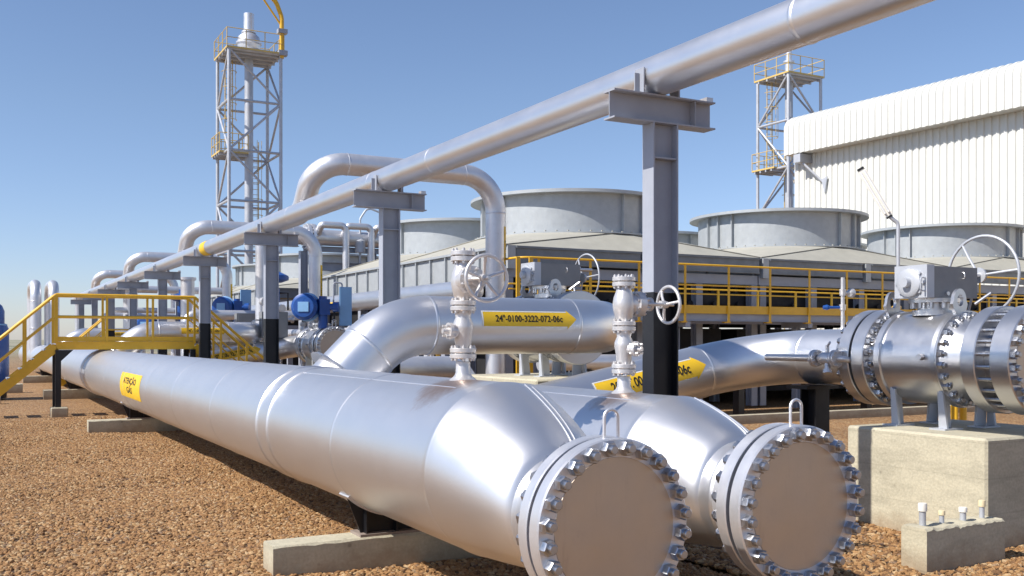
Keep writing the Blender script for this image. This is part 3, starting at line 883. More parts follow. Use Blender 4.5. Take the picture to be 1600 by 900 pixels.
for i in range(n+1):
    x = 6.205+0.90*i/n; c = 0.008+rr.random()*0.016; c2 = 0.008+rr.random()*0.012
    h = 0.315 + 0.006*math.sin(i*0.7)
    vs += [(x, 4.985, -0.2), (x, 4.985, h-c), (x, 4.985+c, h), (x, 5.215-c2, h), (x, 5.215, h-c2), (x, 5.215, -0.2)]
for i in range(n):
    for k in range(6):
        a = i*6+k; b = i*6+(k+1) % 6; fs.append((b, b+6, a+6, a))
fs.append((0, 1, 2, 3, 4, 5)); fs.append(tuple(n*6+k for k in (5, 4, 3, 2, 1, 0)))
m.add(vs, fs); m.build('plinth', CONC, pd)
for x, h, rad, cm in ((6.30, 0.165, 0.025, PLASTIC), (6.515, 0.095, 0.019, CREAM), (6.76, 0.10, 0.024, PLASTIC), (6.985, 0.135, 0.020, CREAM)):
    m = MB(); m.cyl((x, 5.10, 0.305), (x, 5.10, 0.315+h*0.72), rad, 16); s = m.build('conduit_stub', TOWERGREY, pd)
    m = MB(); m.lathe((x, 5.10, 0.315+h*0.68), (0, 0, 1), [(0, rad), (0, rad*1.33), (h*0.30, rad*1.33), (h*0.36, rad*1.2), (h*0.36, 0)], 20); m.build('cap', cm, s)

# black T post under branch 2 elbow
pt = thing('pipe_stand', 'short black steel stand under the pipe elbow left of the big valve', 'stand', (7.85, 7.72, 0))
m = MB(); m.ibeam((7.86, 7.72, 0.0), (7.86, 7.72, 1.20), 0.22, 0.2, 0.016, 0.012, (0, 1, 0)); m.build('column', BLACK, pt)
m = MB(); m.box(7.60, 8.06, 7.57, 7.87, 1.20, 1.235); m.build('top_plate', BLACK, pt)

# instrument tree on branch 2
iv = thing('needle_valve', 'slim upright instrument valve standing on the pipe left of the big valve', 'valve', (7.95, 7.42, 1.82))
m = MB(); m.cyl((7.95, 7.42, 1.80), (7.95, 7.42, 2.36), 0.02, 12)
m.lathe((7.95, 7.42, 1.80), (0, 0, 1), [(0, 0.05), (0.03, 0.035), (0.05, 0.02)], 16)
m.lathe((7.95, 7.42, 2.02), (0, 0, 1), [(0, 0.03), (0.06, 0.034), (0.06, 0.02)], 8); m.lathe((7.95, 7.42, 2.17), (0, 0, 1), [(0, 0.03), (0.07, 0.034), (0.07, 0.02)], 8)
m.build('stem', WHITEPIPE, iv)
m = MB(); m.lathe((7.95, 7.42, 2.20), (1, 0, 0), [(0, 0.025), (0.08, 0.025), (0.10, 0.045), (0.14, 0.05), (0.17, 0.02), (0.17, 0)], 12)
m.build('side_valve', WHITEPIPE, iv)
m = MB(); m.lathe((7.95, 7.42, 2.05), (-0.8, 0.5, 0), [(0, 0.015), (0.13, 0.015), (0.16, 0.03), (0.20, 0.02), (0.20, 0)], 10)
m.build('lever', BLUE, iv)
dv = thing('drain_valve', 'small silver drain valve with stub pipe along the side of the big valve flange', 'valve', (7.42, 7.2, 1.53))
m = MB(); m.cyl((7.43, 7.36, 1.53), (7.43, 7.98, 1.53), 0.036, 16); m.build('stub_pipe', WHITEPIPE, dv)
for y in (7.28, 7.02):
    m = MB(); flange_small(m, (7.43, y, 1.53), (0, 1, 0), 0.085, 0.026); m.build('flange_pair', WHITEPIPE, dv)
m = MB(); m.lathe((7.43, 7.24, 1.53), (0, -1, 0), [(0, 0.04), (0.05, 0.06), (0.10, 0.065), (0.16, 0.06), (0.20, 0.04)], 20)
m.cyl((7.43, 7.13, 1.53), (7.43, 7.13, 1.66), 0.018, 10); m.cyl((7.43, 7.13, 1.65), (7.36, 7.03, 1.69), 0.012, 8)
m.lathe((7.43, 7.13, 1.53), (-0.3, -0.3, -1), [(0, 0.03), (0.12, 0.03), (0.12, 0.045), (0.16, 0.045), (0.16, 0)], 12)
m.build('valve_body', WHITEPIPE, dv)
m = MB(); m.tube(fillet([(7.43, 7.0, 1.53), (7.43, 6.9, 1.53), (7.62, 6.95, 1.50)], 0.05, 4), 0.03, 10); m.build('connector', WHITEPIPE, dv)

# ------------------------------------------------------------------ expansion loops
def loop(label):
    t = thing('pipe_loop', label, 'pipe', (9.8, 18.7, 0), 'tall silver pipe loops behind the overhead pipe')
    m = MB()
    path = fillet([(5.86, 30.6, 4.25), (5.86, 19.55, 4.25), (5.86, 18.7, 5.15), (9.8, 18.7, 5.15), (9.8, 18.7, 0.3)], [0.7, 0.62, 0.75], 12)
    m.tube(path, 0.215, 40); m.build('pipe', SILVER2, t)
    for p_, a_ in (((6.50, 18.7, 5.15), (1, 0, 0)), ((9.03, 18.7, 5.15), (1, 0, 0)), ((9.8, 18.7, 4.38), (0, 0, 1))):
        m = MB(); ring(m, p_, a_, 0.215); m.build('weld_bead', SILVER2, t)
    return t
L0 = loop('tallest silver pipe loop, spanning behind the second T-shaped support')
pipe_label(L0, (9.8, 18.7, 3.55), (0, 0, 1), 0.215, 0, 1.3, 0.15, '16"-0100-3222', 'plate', 0.09) if False else None
m = MB(); vs = []
def vstrip(x, y, rad, q0, q1, z0, z1, lift):
    vs = []; fs = []
    for j in range(9):
        for i in range(2):
            q = q0+(q1-q0)*j/8
            vs.append((x+(rad+lift)*math.cos(q), y+(rad+lift)*math.sin(q), (z0, z1)[i]))
    for j in range(8): fs.append((j*2, j*2+2, j*2+3, j*2+1))
    return vs, fs
m.add(*vstrip(9.8, 18.7, 0.215, R(-62), R(-18), 2.95, 4.1, 0.004)); vl = m.build('flow_label', SIGN, L0)
tv, tf = text_mesh('16"-0100-3222', 0.09)
m = MB(); m.add([(9.8+0.221*math.cos(R(-40)+p[1]/0.215), 18.7+0.221*math.sin(R(-40)+p[1]/0.215), 3.5-p[0]) for p in tv], tf)
m.build('lettering', INK, vl, flat=True)
for k, lab in ((1, 'silver pipe loop whose bend shows above the overhead pipe before the lattice tower'), (2, 'silver pipe loop left of the fourth T-shaped support, its leg coming down beside it'), (3, 'farthest silver pipe loop, small behind the overhead pipe')):
    copy_tree(L0, loc=(9.8, 18.7+12.5*k, 0), label=lab)

# far-left goosenecks
for i, (x, y, lab) in enumerate(((2.57, 48.5, 'left one of two silver gooseneck pipes beyond the yellow stairs'), (3.29, 48.5, 'right one of two silver gooseneck pipes beyond the yellow stairs'))):
    t = thing('gooseneck_pipe', lab, 'pipe', (x, y, 0), 'two silver gooseneck pipes at far left')
    m = MB(); m.tube(fillet([(x, y, 0.9), (x, y, 4.15), (x, y+2.6, 4.15), (x, y+2.6, 0.6)], 0.62, 10), 0.23, 28); m.build('pipe', SILVER2, t)
    m = MB(); ring(m, (x, y, 3.4), (0, 0, 1), 0.23); ring(m, (x, y, 2.2), (0, 0, 1), 0.23, 0.03); m.build('weld_bead', SILVER2, t)

# ------------------------------------------------------------------ air coolers
def rect_round(cx, cy, hx, hy, z0, r, z1, n=48):
    m = MB(); cor = [(cx+hx, cy+hy), (cx-hx, cy+hy), (cx-hx, cy-hy), (cx+hx, cy-hy)]
    vs = [(p[0], p[1], z0) for p in cor]
    for k in range(n):
        q = 2*PI*k/n; vs.append((cx+r*math.cos(q), cy+r*math.sin(q), z1))
    fs = []
    e = n//4
    for c in range(4):
        k0 = c*e
        for k in range(k0, k0+e): fs.append((c, 4+k % n, 4+(k+1) % n))
        fs.append((c, 4+(k0+e) % n, (c+1) % 4))
    m.add(vs, fs)
    return m
def air_cooler(label):
    X, Y, W, LN = 10.45, 19.5, 7.5, 13.4
    t = thing('air_cooler', label, 'air cooler', (X, Y, 0), 'banks of galvanised air coolers with round fan stacks')
    ze = 3.82
    for j, yc in enumerate((Y+3.35, Y+10.05)):
        m = rect_round(X+W/2, yc, W/2-0.01, 3.34, ze, 2.43, 4.36); m.build('roof', ROOF, t, flat=True)
        # ridge battens on the roof creases and bolts round the foot of the stack
        b = MB(); cx = X+W/2
        for sx in (-1, 1):
            for sy in (-1, 1):
                b.bar((cx+sx*(W/2-0.02), yc+sy*3.32, ze+0.02), (cx+sx*0.02, yc+sy*2.43, 4.372), 0.05, 0.012)
                b.bar((cx+sx*(W/2-0.02), yc+sy*3.32, ze+0.02), (cx+sx*2.43, yc+sy*0.02, 4.375), 0.05, 0.012)
        for k in range(56):
            q = 2*PI*k/56
            b.obox((cx+2.52*math.cos(q), yc+2.52*math.sin(q), 4.375), (0.02, 0, 0), (0, 0.02, 0), (0, 0, 0.018))
        b.build('roof_batten', ROOF, t)
        f = MB()
        f.lathe((cx, yc, 4.33), (0, 0, 1), [(0, 2.56), (0.035, 2.56), (0.035, 2.38), (1.0, 2.38), (1.0, 2.63), (0.99, 2.645), (1.07, 2.645), (1.07, 2.35), (0.0, 2.35)], 96)
        fr = f.build('fan_stack', GALV, t)
        f = MB()
        for qd in (172, 183, 195, 272, 288, 299, 352, 363, 375, 452, 468, 479):
            q = R(qd); d = V((math.cos(q), math.sin(q), 0)); tn = V((-d.y, d.x, 0))
            f.obox(V((cx, yc, 4.845))+d*2.425, d*0.045, tn*0.014, (0, 0, 0.478))
        f.build('stiffener', GALV, fr)
    # front fascia: two sheets with a gap and light end posts
    for x0 in (X+0.06, X+W/2+0.06):
        m = MB(); m.box(x0+0.22, x0+W/2-0.13, Y-0.02, Y+0.02, 3.40, ze-0.01)
        m.box(x0+0.22, x0+W/2-0.13, Y-0.06, Y-0.022, ze-0.06, ze-0.012); m.box(x0+0.22, x0+W/2-0.13, Y-0.05, Y-0.022, 3.41, 3.44)
        m.build('fascia', PANEL, t)
        m = MB(); m.box(x0, x0+0.20, Y-0.03, Y+0.25, 3.30, ze-0.015)
        m.build('end_post', GALV, t)
    m = MB()
    m.box(X+0.02, X+0.04, Y+0.27, Y+LN, 3.02, ze-0.01)
    for k in range(15):
        y = Y+0.28+k*(LN-0.4)/14
        m.box(X-0.045, X+0.019, y, y+0.05, 3.02, ze-0.012)
    m.box(X-0.06, X+0.018, Y+0.27, Y+LN, ze-0.06, ze-0.004)
    m.build('side_panel', GALV, t)
    m = MB(); m.box(X-0.10, X+0.10, Y+0.3, Y+LN, 2.88, 3.0)
    m.build('side_sill', BLACK, t)
    m = MB()
    m.box(X+0.02, X+W-0.02, Y+0.10, Y+0.26, 3.12, 3.36)
    m.box(X+0.02, X+W-0.02, Y-0.10, Y+0.05, 2.10, 2.28)
    m.build('cross_beam', GREY, t)
    for k in range(5):
        x = X+0.15+k*(W-0.3)/4
        m = MB(); m.ibeam((x, Y+0.05+0.13, 0), (x, Y+0.18, 3.11), 0.22, 0.2, 0.02, 0.014, (0, 1, 0)); m.build('column', GREY, t)
        m = MB(); m.ibeam((x, Y+LN-0.3, 0), (x, Y+LN-0.3, 3.0), 0.22, 0.2, 0.02, 0.014, (0, 1, 0)); m.build('column', GREY, t)
    for k in range(4):
        m = MB(); m.ibeam((X+0.14, Y+2+k*3, 0), (X+0.14, Y+2+k*3, 2.87), 0.2, 0.2, 0.02, 0.014, (1, 0, 0)); m.build('column', GREY, t)
    m = MB(); m.box(X+0.30, X+W-0.05, Y+0.55, Y+LN-0.5, 2.2, 3.30); m.box(X+0.25, X+W-0.3, Y+1.2, Y+LN-1, 0.3, 2.0)  # tube bundle, plus dark fill painting the shade of the open space below
    m.build('bundle_and_shade_box', DARK, t)
    m = MB()
    for k in range(9):
        x = X+0.55+k*0.8
        m.cyl((x, Y+0.35, 2.5), (x, Y+0.35, 3.12), 0.06, 8); m.lathe((x, Y+0.35, 2.62), (0, -1, 0), [(0, 0.05), (0.14, 0.05), (0.14, 0.08), (0.18, 0.08), (0.18, 0)], 8)
    m.box(X+0.3, X+W-0.3, Y+0.28, Y+0.54, 2.60, 2.9)
    m.build('header_box', DARK, t)
    return t
A0 = air_cooler('front left air cooler, galvanised fan stack just right of the tall pipe loop')
for (x, y, lab) in ((17.95, 19.5, 'middle air cooler whose fan stack stands before the left end of the white building'), (25.45, 19.5, 'right air cooler whose fan stack stands before the white wall, behind the big valve handwheel'),
                    (10.45, 40.2, 'rear air cooler seen past the front bank, between the grey supports at left'), ):
    copy_tree(A0, loc=(x, y, 0), label=lab)

# ------------------------------------------------------------------ right walkway
wk = thing('walkway', 'long yellow-railed walkway in front of the air coolers', 'walkway', (20, 18, 0))
Y0, Y1 = 18.0, 19.0
xa, xb = 10.3, 33.0
m = MB(); m.box(xa, xb, Y0, Y1, 2.31, 2.345); m.build('deck', GREY, wk)
m = MB(); m.box(xa, xb, Y0-0.012, Y0-0.002, 2.31, 2.50); m.box(xa, xb, Y1, Y1+0.01, 2.35, 2.5); m.build('toe_board', YELLOW, wk)
m = MB(); m.ibeam((xa, Y0+0.05, 2.22), (xb, Y0+0.05, 2.22), 0.17, 0.09, 0.012, 0.008, (0, 0, 1)); m.ibeam((xa, Y1-0.06, 2.22), (xb, Y1-0.06, 2.22), 0.17, 0.09, 0.012, 0.008, (0, 0, 1)); m.build('deck_beam', GREY, wk)
m = MB(); m.tube(fillet([(xa-0.3, Y0+0.9, 3.42), (xa-0.3, Y0-0.04, 3.42), (xb, Y0-0.04, 3.45)], 0.3, 5), 0.024, 10)
m.build('top_rail', YELLOW, wk)
m = MB(); m.tube([(xa, Y0-0.04, 2.96), (xb, Y0-0.04, 2.96)], 0.02, 8); m.build('mid_rail', YELLOW, wk)
k = 0
x = 10.43
while x < xb:
    m = MB(); m.bar((x, Y0-0.04, 2.12), (x, Y0-0.04, 3.42), 0.055, 0.02, (0, 1, 0)); m.box(x-0.08, x+0.08, Y0-0.02, Y0+0.1, 2.10, 2.13)
    m.build('post', YELLOW, wk)
    m = MB(); m.bar((x+0.6, Y1+0.04, 2.35), (x+0.6, Y1+0.04, 2.95), 0.06, 0.03, (0, 1, 0)); m.build('rear_post', YELLOW, wk)
    x += 1.28
m = MB(); m.tube([(xa, Y1+0.04, 2.93), (xb, Y1+0.04, 2.93)], 0.02, 8); m.tube([(xa, Y1+0.04, 2.82), (xb, Y1+0.04, 2.82)], 0.018, 8); m.build('rear_rail', YELLOW, wk)
m = MB()
for x in (10.6, 14.4, 18.2, 22.0, 25.8, 29.6):
    m = MB(); m.ibeam((x, Y0+0.5, 0), (x, Y0+0.5, 1.998), 0.16, 0.15, 0.012, 0.01, (1, 0, 0)); m.box(x-0.07, x+0.07, Y0+0.02, Y1-0.05, 2.0, 2.125)
    m.build('column', GREY, wk)
ld = thing('access_ladder', 'yellow ladder rising to the left end of the long walkway', 'ladder', (9.95, 18.0, 0))
m = MB()
for x in (9.82, 10.12): m.bar((x, 17.75, 0.1), (x, 17.75, 3.40), 0.09, 0.03, (0, 1, 0))
m.build('stile', YELLOW, ld)
m = MB()
for k in range(10): m.cyl((9.84, 17.75, 0.4+k*0.28), (10.10, 17.75, 0.4+k*0.28), 0.013, 8)
m.build('rungs', YELLOW, ld)
# yellow rail posts near the right edge
yr = thing('ladder_rail', 'thick yellow looped ladder rail behind the blank flange at the right edge', 'rail', (13.0, 9.3, 0))
m = MB(); m.tube(fillet([(12.15, 9.3, 0.0), (12.15, 9.3, 2.33), (12.33, 9.3, 2.33), (12.33, 9.3, 0.0)], 0.088, 6), 0.05, 12); m.build('hoop', YELLOW, yr)
m = MB(); m.tube([(12.15, 9.3, 2.25), (11.85, 9.3, 2.12), (11.85, 9.3, 0)], 0.025, 8); m.build('handrail', YELLOW, yr)
gp = thing('guard_post', 'thick yellow post between the gearbox and the blank flange of the big valve', 'post', (10.6, 9.0, 0))
m = MB(); m.cyl((10.62, 9.0, 0), (10.62, 9.0, 2.12), 0.055, 14); m.build('tube', YELLOW, gp); m = MB(); m.lathe((10.62, 9.0, 2.12), (0, 0, 1), [(0, 0.06), (0.03, 0.06), (0.05, 0)], 14); m.build('cap', YELLOW, gp)

# equipment in the shade below the walkway
cu = MB(); cu.box(9.6, 33.5, 15.9, 16.15, -0.1, 0.13)
tag(cu.build('concrete_kerb', CONC, origin=(20, 16, 0)), 'low concrete kerb along the far edge of the gravel below the walkway', 'kerb')
lp = thing('low_pipe', 'silver pipe lying low in the shade below the walkway', 'pipe', (16, 17, 0.6))
m = MB(); m.tube([(9.9, 17.0, 1.25), (30, 17.0, 1.25)], 0.16, 20); m.build('pipe', SILVER2, lp)
m = MB()
for x in (11, 15, 19, 23, 27):
    m = MB(); m.box(x-0.08, x+0.08, 16.9, 17.1, 0, 1.09); m.build('foot', BLACK, lp)

# cooler manifold pipe along the left face
mp = thing('manifold_pipe', 'white-silver manifold pipe along the left flank of the air coolers with a small yellow label', 'pipe', (9.5, 25, 2.76))
m = MB(); m.tube([(9.5, 19.2, 2.76), (9.5, 57, 2.76)], 0.25, 32); m.lathe((9.5, 19.2, 2.76), (0, -1, 0), [(0, 0.25), (0.1, 0.22), (0.16, 0.12), (0.18, 0)], 32); m.build('pipe', SILVER, mp)
pipe_label(mp, (9.5, 28.2, 2.76), (0, -1, 0), 0.25, R(-12), 1.5, 0.17, 'GÁS - 6', 'plate', 0.1)
m = MB()
for y in (20.5, 26, 31.5, 39, 46, 53):
    m = MB(); m.ibeam((9.5, y, 0), (9.5, y, 2.5), 0.2, 0.2, 0.015, 0.01, (1, 0, 0)); m.build('post', GREY, mp)

# ------------------------------------------------------------------ yellow crossover bridge
br = thing('crossover_bridge', 'yellow steel crossover bridge with railings and stairs over the header pipes', 'bridge', (3.3, 25.3, 0))
bx0, bx1, by0, by1 = 1.74, 4.80, 24.9, 25.75
m = MB(); m.box(bx0, bx1, by0+0.04, by1-0.04, 1.60, 1.63); m.build('deck', GREY, br)
for y in (by0, by1):
    m = MB(); m.box(bx0, bx1, y-0.02, y+0.02, 1.48, 1.64); m.box(bx0, bx1, y-0.035, y+0.019, 1.641, 1.665); m.build('stringer', YELLOW, br)
    m = MB(); m.box(bx0, bx1, y-0.008, y+0.008, 1.67, 1.78); m.build('toe_board', YELLOW, br)
    m = MB()
    m.tube([(bx0, y, 2.74), (bx1, y, 2.74)], 0.034, 10); m.build('top_rail', YELLOW, br)
    m = MB(); m.tube([(bx0, y, 2.24), (bx1, y, 2.24)], 0.028, 10); m.build('mid_rail', YELLOW, br)
    for i, x in enumerate((bx0, bx0+1.08, bx0+2.10, bx1)):
        m = MB(); w = 0.075 if i == 0 else 0.05; m.box(x-w/2, x+w/2, y-0.025, y+0.025, 1.62, 2.74); m.build('post', YELLOW, br)
    # left flight
    for (sx, x0) in ((-1, bx0), (1, bx1)):
        x1 = x0 + sx*1.75
        d = V((x1-x0, 0, -1.52)).normalized()
        m = MB(); m.bar((x0, y, 1.54), (x1, y, 0.05), 0.04, 0.20); m.build('stair_stringer', YELLOW, br)
        m = MB(); m.tube([(x0, y, 2.74), (x1-0.02*sx, y, 1.20)], 0.034, 10); m.build('handrail', YELLOW, br)
        m = MB(); m.tube([(x0, y, 2.24), (x1-0.02*sx, y, 0.70)], 0.020, 8); m.build('stair_mid_rail', YELLOW, br)
        for f in (0.36, 0.72):
            px_ = x0+sx*1.75*f; pz = 1.54-1.49*f
            m = MB(); m.box(px_-0.024, px_+0.024, y-0.022, y+0.022, pz-0.08, pz+1.18); m.build('stair_post', YELLOW, br)
for (sx, x0) in ((-1, bx0), (1, bx1)):
    for k in range(7):
        f = (k+0.5)/7
        m = MB(); xx = x0+sx*1.75*f; z = 1.60-1.5*f
        m.box(xx-0.13, xx+0.13, by0+0.025, by1-0.025, z-0.03, z); m.build('tread', GREY, br)
m = MB()
for y in (by0, by1):
    m.box(bx0-0.02, bx0+0.10, y-0.05, y+0.05, 0.10, 1.475); m.box(bx1-0.10, bx1+0.02, y-0.05, y+0.05, 0.10, 1.475)
m.prism([(bx0+0.10, by0-0.03, 1.475), (bx0+0.36, by0-0.03, 1.475), (bx0+0.10, by0-0.03, 1.22)], (0, 0.05, 0))
m.build('leg', BLACK, br)
block(1.62, 1.98, 24.7, 25.05, -0.2, 0.17, 'small concrete footing under the black leg of the yellow bridge', 0.02, 'concrete_footing')

# ------------------------------------------------------------------ blue actuators and panels
def actuator(label, x, y, z, r, base):
    t = thing('blue_actuator', label, 'actuator', (x, y, base), 'blue valve actuators')
    m = MB()
    a = V((-0.55, -0.83, 0)).normalized()
    c = V((x, y, z))
    m.lathe(c, a, [(-0.10, 0), (-0.10, r*0.8), (0, r), (0.55*r, r), (0.60*r, r*1.04), (0.78*r, r*1.04), (0.82*r, r*0.97), (0.98*r, r*0.8), (1.02*r, 0)], 40)
    m.build('spring_can', BLUE, t)
    m = MB(); m.torus(c + a*(-0.02), a, r*1.0, 0.04, 40, 8); m.build('clamp_band', LBLUE, t)
    m = MB(); a2, u, w = frame(a)
    m.obox(c + a*(1.035*r), a*0.01, u*r*0.42, w*r*0.38); m.build('nameplate', LBLUE, t)
    q = c + V((0.87, -0.5, 0))*r*1.25
    m = MB(); m.box(q.x-r*0.42, q.x+r*0.42, q.y-r*0.5, q.y+r*0.5, z-r*0.62, z+r*0.62)
    m.cyl((q.x, q.y, z+r*0.6), (q.x, q.y, z+r*0.85), r*0.32, 20); m.cyl((q.x, q.y, base), (q.x, q.y, z-r*0.6), r*0.36, 20)
    m.build('gear_housing', BLUE, t)
    e = q + V((0.87, -0.5, 0))*r*0.9
    m = MB(); m.lathe(q, (0.87, -0.5, 0), [(0, r*0.28), (r*0.8, r*0.28), (r*0.8, r*0.4), (r*1.25, r*0.4), (r*1.3, 0)], 20); m.build('drive_motor', BLUE, t)
    m = MB(); m.tube(fillet([(e.x, e.y, z-r*0.3), (e.x, e.y, z-r*0.9), (e.x-0.1, e.y, z-r*1.3)], 0.1, 4), 0.025, 8); m.build('cable', BLACK, t)
    return t
actuator('largest blue valve actuator with round can, above the shiny ball valve', 7.2, 23.6, 2.50, 0.31, 1.98)
actuator('smaller blue actuator right of the fourth T-shaped support', 7.45, 33.6, 2.78, 0.33, 1.9)
actuator('small blue actuator seen through the yellow bridge railing, left of the fifth T-shaped support', 7.2, 48.0, 2.35, 0.42, 1.8)
def stem_valve(label, x, y, z0, z1, s):
    t = thing('blue_stem_valve', label, 'valve', (x, y, z0), 'blue upright control valves')
    h = z1-z0
    m = MB(); m.cyl((x, y, z0), (x, y, z0+h*0.7), s*0.22, 14); m.lathe((x, y, z0+h*0.25), (0, 0, 1), [(0, s*0.22), (0.02, s*0.36), (h*0.28, s*0.36), (h*0.3, s*0.22)], 14); m.build('yoke', BLUE, t)
    m = MB(); m.lathe((x, y, z0+h*0.66), (0, 0, 1), [(0, 0), (0, s*0.5), (h*0.05, s*0.98), (h*0.10, s), (h*0.14, s*0.95), (h*0.22, s*0.35), (h*0.22, s*0.22), (h*0.33, s*0.2), (h*0.34, 0)], 24); m.build('diaphragm_head', BLUE, t)
    m = MB(); m.tube([(x+s*0.3, y, z0+h*0.45), (x+s*0.9, y-0.1, z0+h*0.45), (x+s*0.9, y-0.1, z0+h*0.1)], 0.03, 8); m.build('positioner', BLACK, t)
stem_valve('tall blue control valve standing between the third support and the grey rack column', 8.15, 30.0, 2.45, 3.95, 0.42)
stem_valve('smaller blue control valve above the yellow bridge railing, left of the fourth support', 7.75, 43.0, 2.3, 3.8, 0.42)
pb = thing('instrument_board', 'light blue instrument panel right of the large blue actuator', 'panel', (8.0, 23.4, 1.4))
m = MB(); m.box(7.95, 8.25, 23.35, 23.42, 2.05, 3.0); m.build('plate', LBLUE, pb)
m = MB(); m.cyl((8.06, 23.44, 0), (8.06, 23.44, 2.9), 0.03, 10); m.tube(fillet([(7.80, 23.40, 2.6), (7.80, 23.4, 3.1), (8.02, 23.4, 3.1), (8.02, 23.4, 2.99)], 0.06, 4), 0.02, 8); m.build('post', GREY, pb)
pb2 = thing('instrument_board', 'small light blue panel right of the smaller blue actuator', 'panel', (8.2, 34, 1.4))
m = MB(); m.box(8.05, 8.4, 33.9, 33.96, 2.5, 3.4); m.build('plate', LBLUE, pb2)
m = MB(); m.cyl((8.2, 34.0, 0), (8.2, 34.0, 3.3), 0.03, 10); m.build('post', GREY, pb2)
def cabinet(x, y, z, w, h, label):
    t = thing('control_cabinet', label, 'cabinet', (x, y, 0), 'grey control cabinets')
    m = MB(); m.box(x-w/2, x+w/2, y, y+0.3, z, z+h); m.build('box', CABINET, t)
    m = MB(); m.box(x-w/2+0.04, x+w/2-0.04, y-0.02, y-0.002, z+0.04, z+h-0.04); m.build('door', CABINET, t)
    m = MB(); m.box(x-0.06, x-0.0, y+0.1, y+0.2, 0, z-0.002); m.box(x+0.1, x+0.16, y+0.1, y+0.2, 0, z-0.002); m.build('leg', GREY, t)
cabinet(7.05, 29.0, 1.85, 0.55, 0.62, 'grey control cabinet between the third and fourth T-shaped supports')
cabinet(7.15, 26.3, 1.75, 0.7, 0.7, 'grey control cabinet just left of the blue actuator')

# small instrument trees between the lines
it = 0
for (x, y, z, h, lab) in ((6.9, 26.5, 1.9, 1.1, 'slim silver instrument stand right of the fourth support'), (7.6, 27.3, 1.9, 0.9, 'slim silver instrument stand beside the third support column'),
                          (8.2, 22.3, 1.3, 1.2, 'slim silver instrument stand right of the shiny valve'), (8.6, 21.6, 1.2, 1.0, 'slim silver instrument stand beyond the branch elbow')):
    t = thing('instrument_stand', lab, 'instrument', (x, y, 0), 'slim silver instrument stands')
    m = MB(); m.cyl((x, y, 0), (x, y, z+h*0.8), 0.03, 10); m.build('pipe', WHITEPIPE, t)
    m = MB(); m.lathe((x, y, z+h*0.75), (0.3, -1, 0), [(-0.06, 0), (-0.06, 0.11), (0.06, 0.11), (0.06, 0)], 16); m.lathe((x+0.08, y, z+h*0.4), (1, 0, 0), [(0, 0.05), (0.2, 0.05), (0.2, 0.09), (0.26, 0.09), (0.26, 0)], 12); m.build('gauge', WHITEPIPE, t)
    m = MB(); m.tube(fillet([(x, y, z+h*0.3), (x-0.3, y-0.1, z+h*0.3), (x-0.3, y-0.1, z-0.6)], 0.08, 4), 0.02, 8); m.torus((x-0.3, y-0.1, z+h*0.2), (1, 0.3, 0), 0.09, 0.012, 16, 6); m.build('bypass', WHITEPIPE, t)
# second crossover bridge far behind, more valves and lines in the left mid distance
copy_tree(br, loc=(6.2, 41.5, -0.15), label='far yellow railed bridge seen small through the railing of the nearer one')
copy_tree(VA, loc=(7.75, 34.3, 0.93), label='steel ball valve under the smaller blue actuator, right of the fourth support')
for i, (x, y, z, rr_, lab) in enumerate(((5.9, 15.0, 0.55, 0.17, 'slim silver ground pipe running low beyond the second header'), (6.35, 15.0, 0.5, 0.11, 'thinnest silver ground pipe running low beyond the second header'), (8.9, 21.0, 1.9, 0.13, 'silver pipe running at shoulder height beside the manifold pipe'))):
    t = thing('ground_pipe', lab, 'pipe', (x, y, z), 'slim silver pipes running beyond the headers')
    m = MB(); m.tube([(x, y, z), (x, 58, z)], rr_, 20); m.build('pipe', SILVER2, t)
    for k in range(5):
        m = MB(); yy = y+1+k*9; m.box(x-0.08, x+0.08, yy-0.06, yy+0.06, 0, z-rr_); m.build('foot', GREY, t)
    for k in range(3):
        m = MB(); flange_small(m, (x, y+4+k*11.5, z), (0, 1, 0), rr_*1.7, 0.05); m.build('flange_pair', SILVER2, t)
for (x, y, z, lab) in ((7.3, 30.6, 0.55, 'silver riser valve with handwheel just right of the fourth support'), (6.6, 32.4, 0.5, 'silver riser valve with handwheel seen through the right bridge stairs'),
                       (8.3, 27.6, 1.35, 'silver riser valve with handwheel behind the third support'), (6.2, 38.5, 1.1, 'silver riser valve with handwheel seen through the bridge railing'), (5.3, 44, 1.1, 'small silver riser valve with handwheel, farthest behind the bridge railing')):
    copy_tree(VV, loc=(x, y, z), label=lab, group='small silver riser valves in the middle distance')
    m = MB(); m.cyl((x, y, 0), (x, y, z), 0.06, 10)
    tag(m.build('riser_stub', SILVER2, origin=(x, y, 0)), 'thin silver riser stub under the ' + lab.replace('silver riser valve with handwheel', 'valve'), 'pipe', 'riser stubs under the small valves')
for (x, y, z, xx, lab) in ((5.6, 30.3, 2.45, 9.4, 'low silver cross pipe between the fourth support and the manifold'), (5.7, 39.6, 2.2, 9.4, 'silver cross pipe behind the fifth support'), (5.7, 52, 2.9, 9.3, 'farthest silver cross pipe between the supports')):
    m = MB(); m.tube(fillet([(x, y, 0.4), (x, y, z), (xx, y, z), (xx, y, 0.4)], 0.3, 6), 0.14, 18)
    tag(m.build('cross_pipe', SILVER2, origin=(x, y, 0)), lab, 'pipe', 'silver cross pipes in the middle distance')
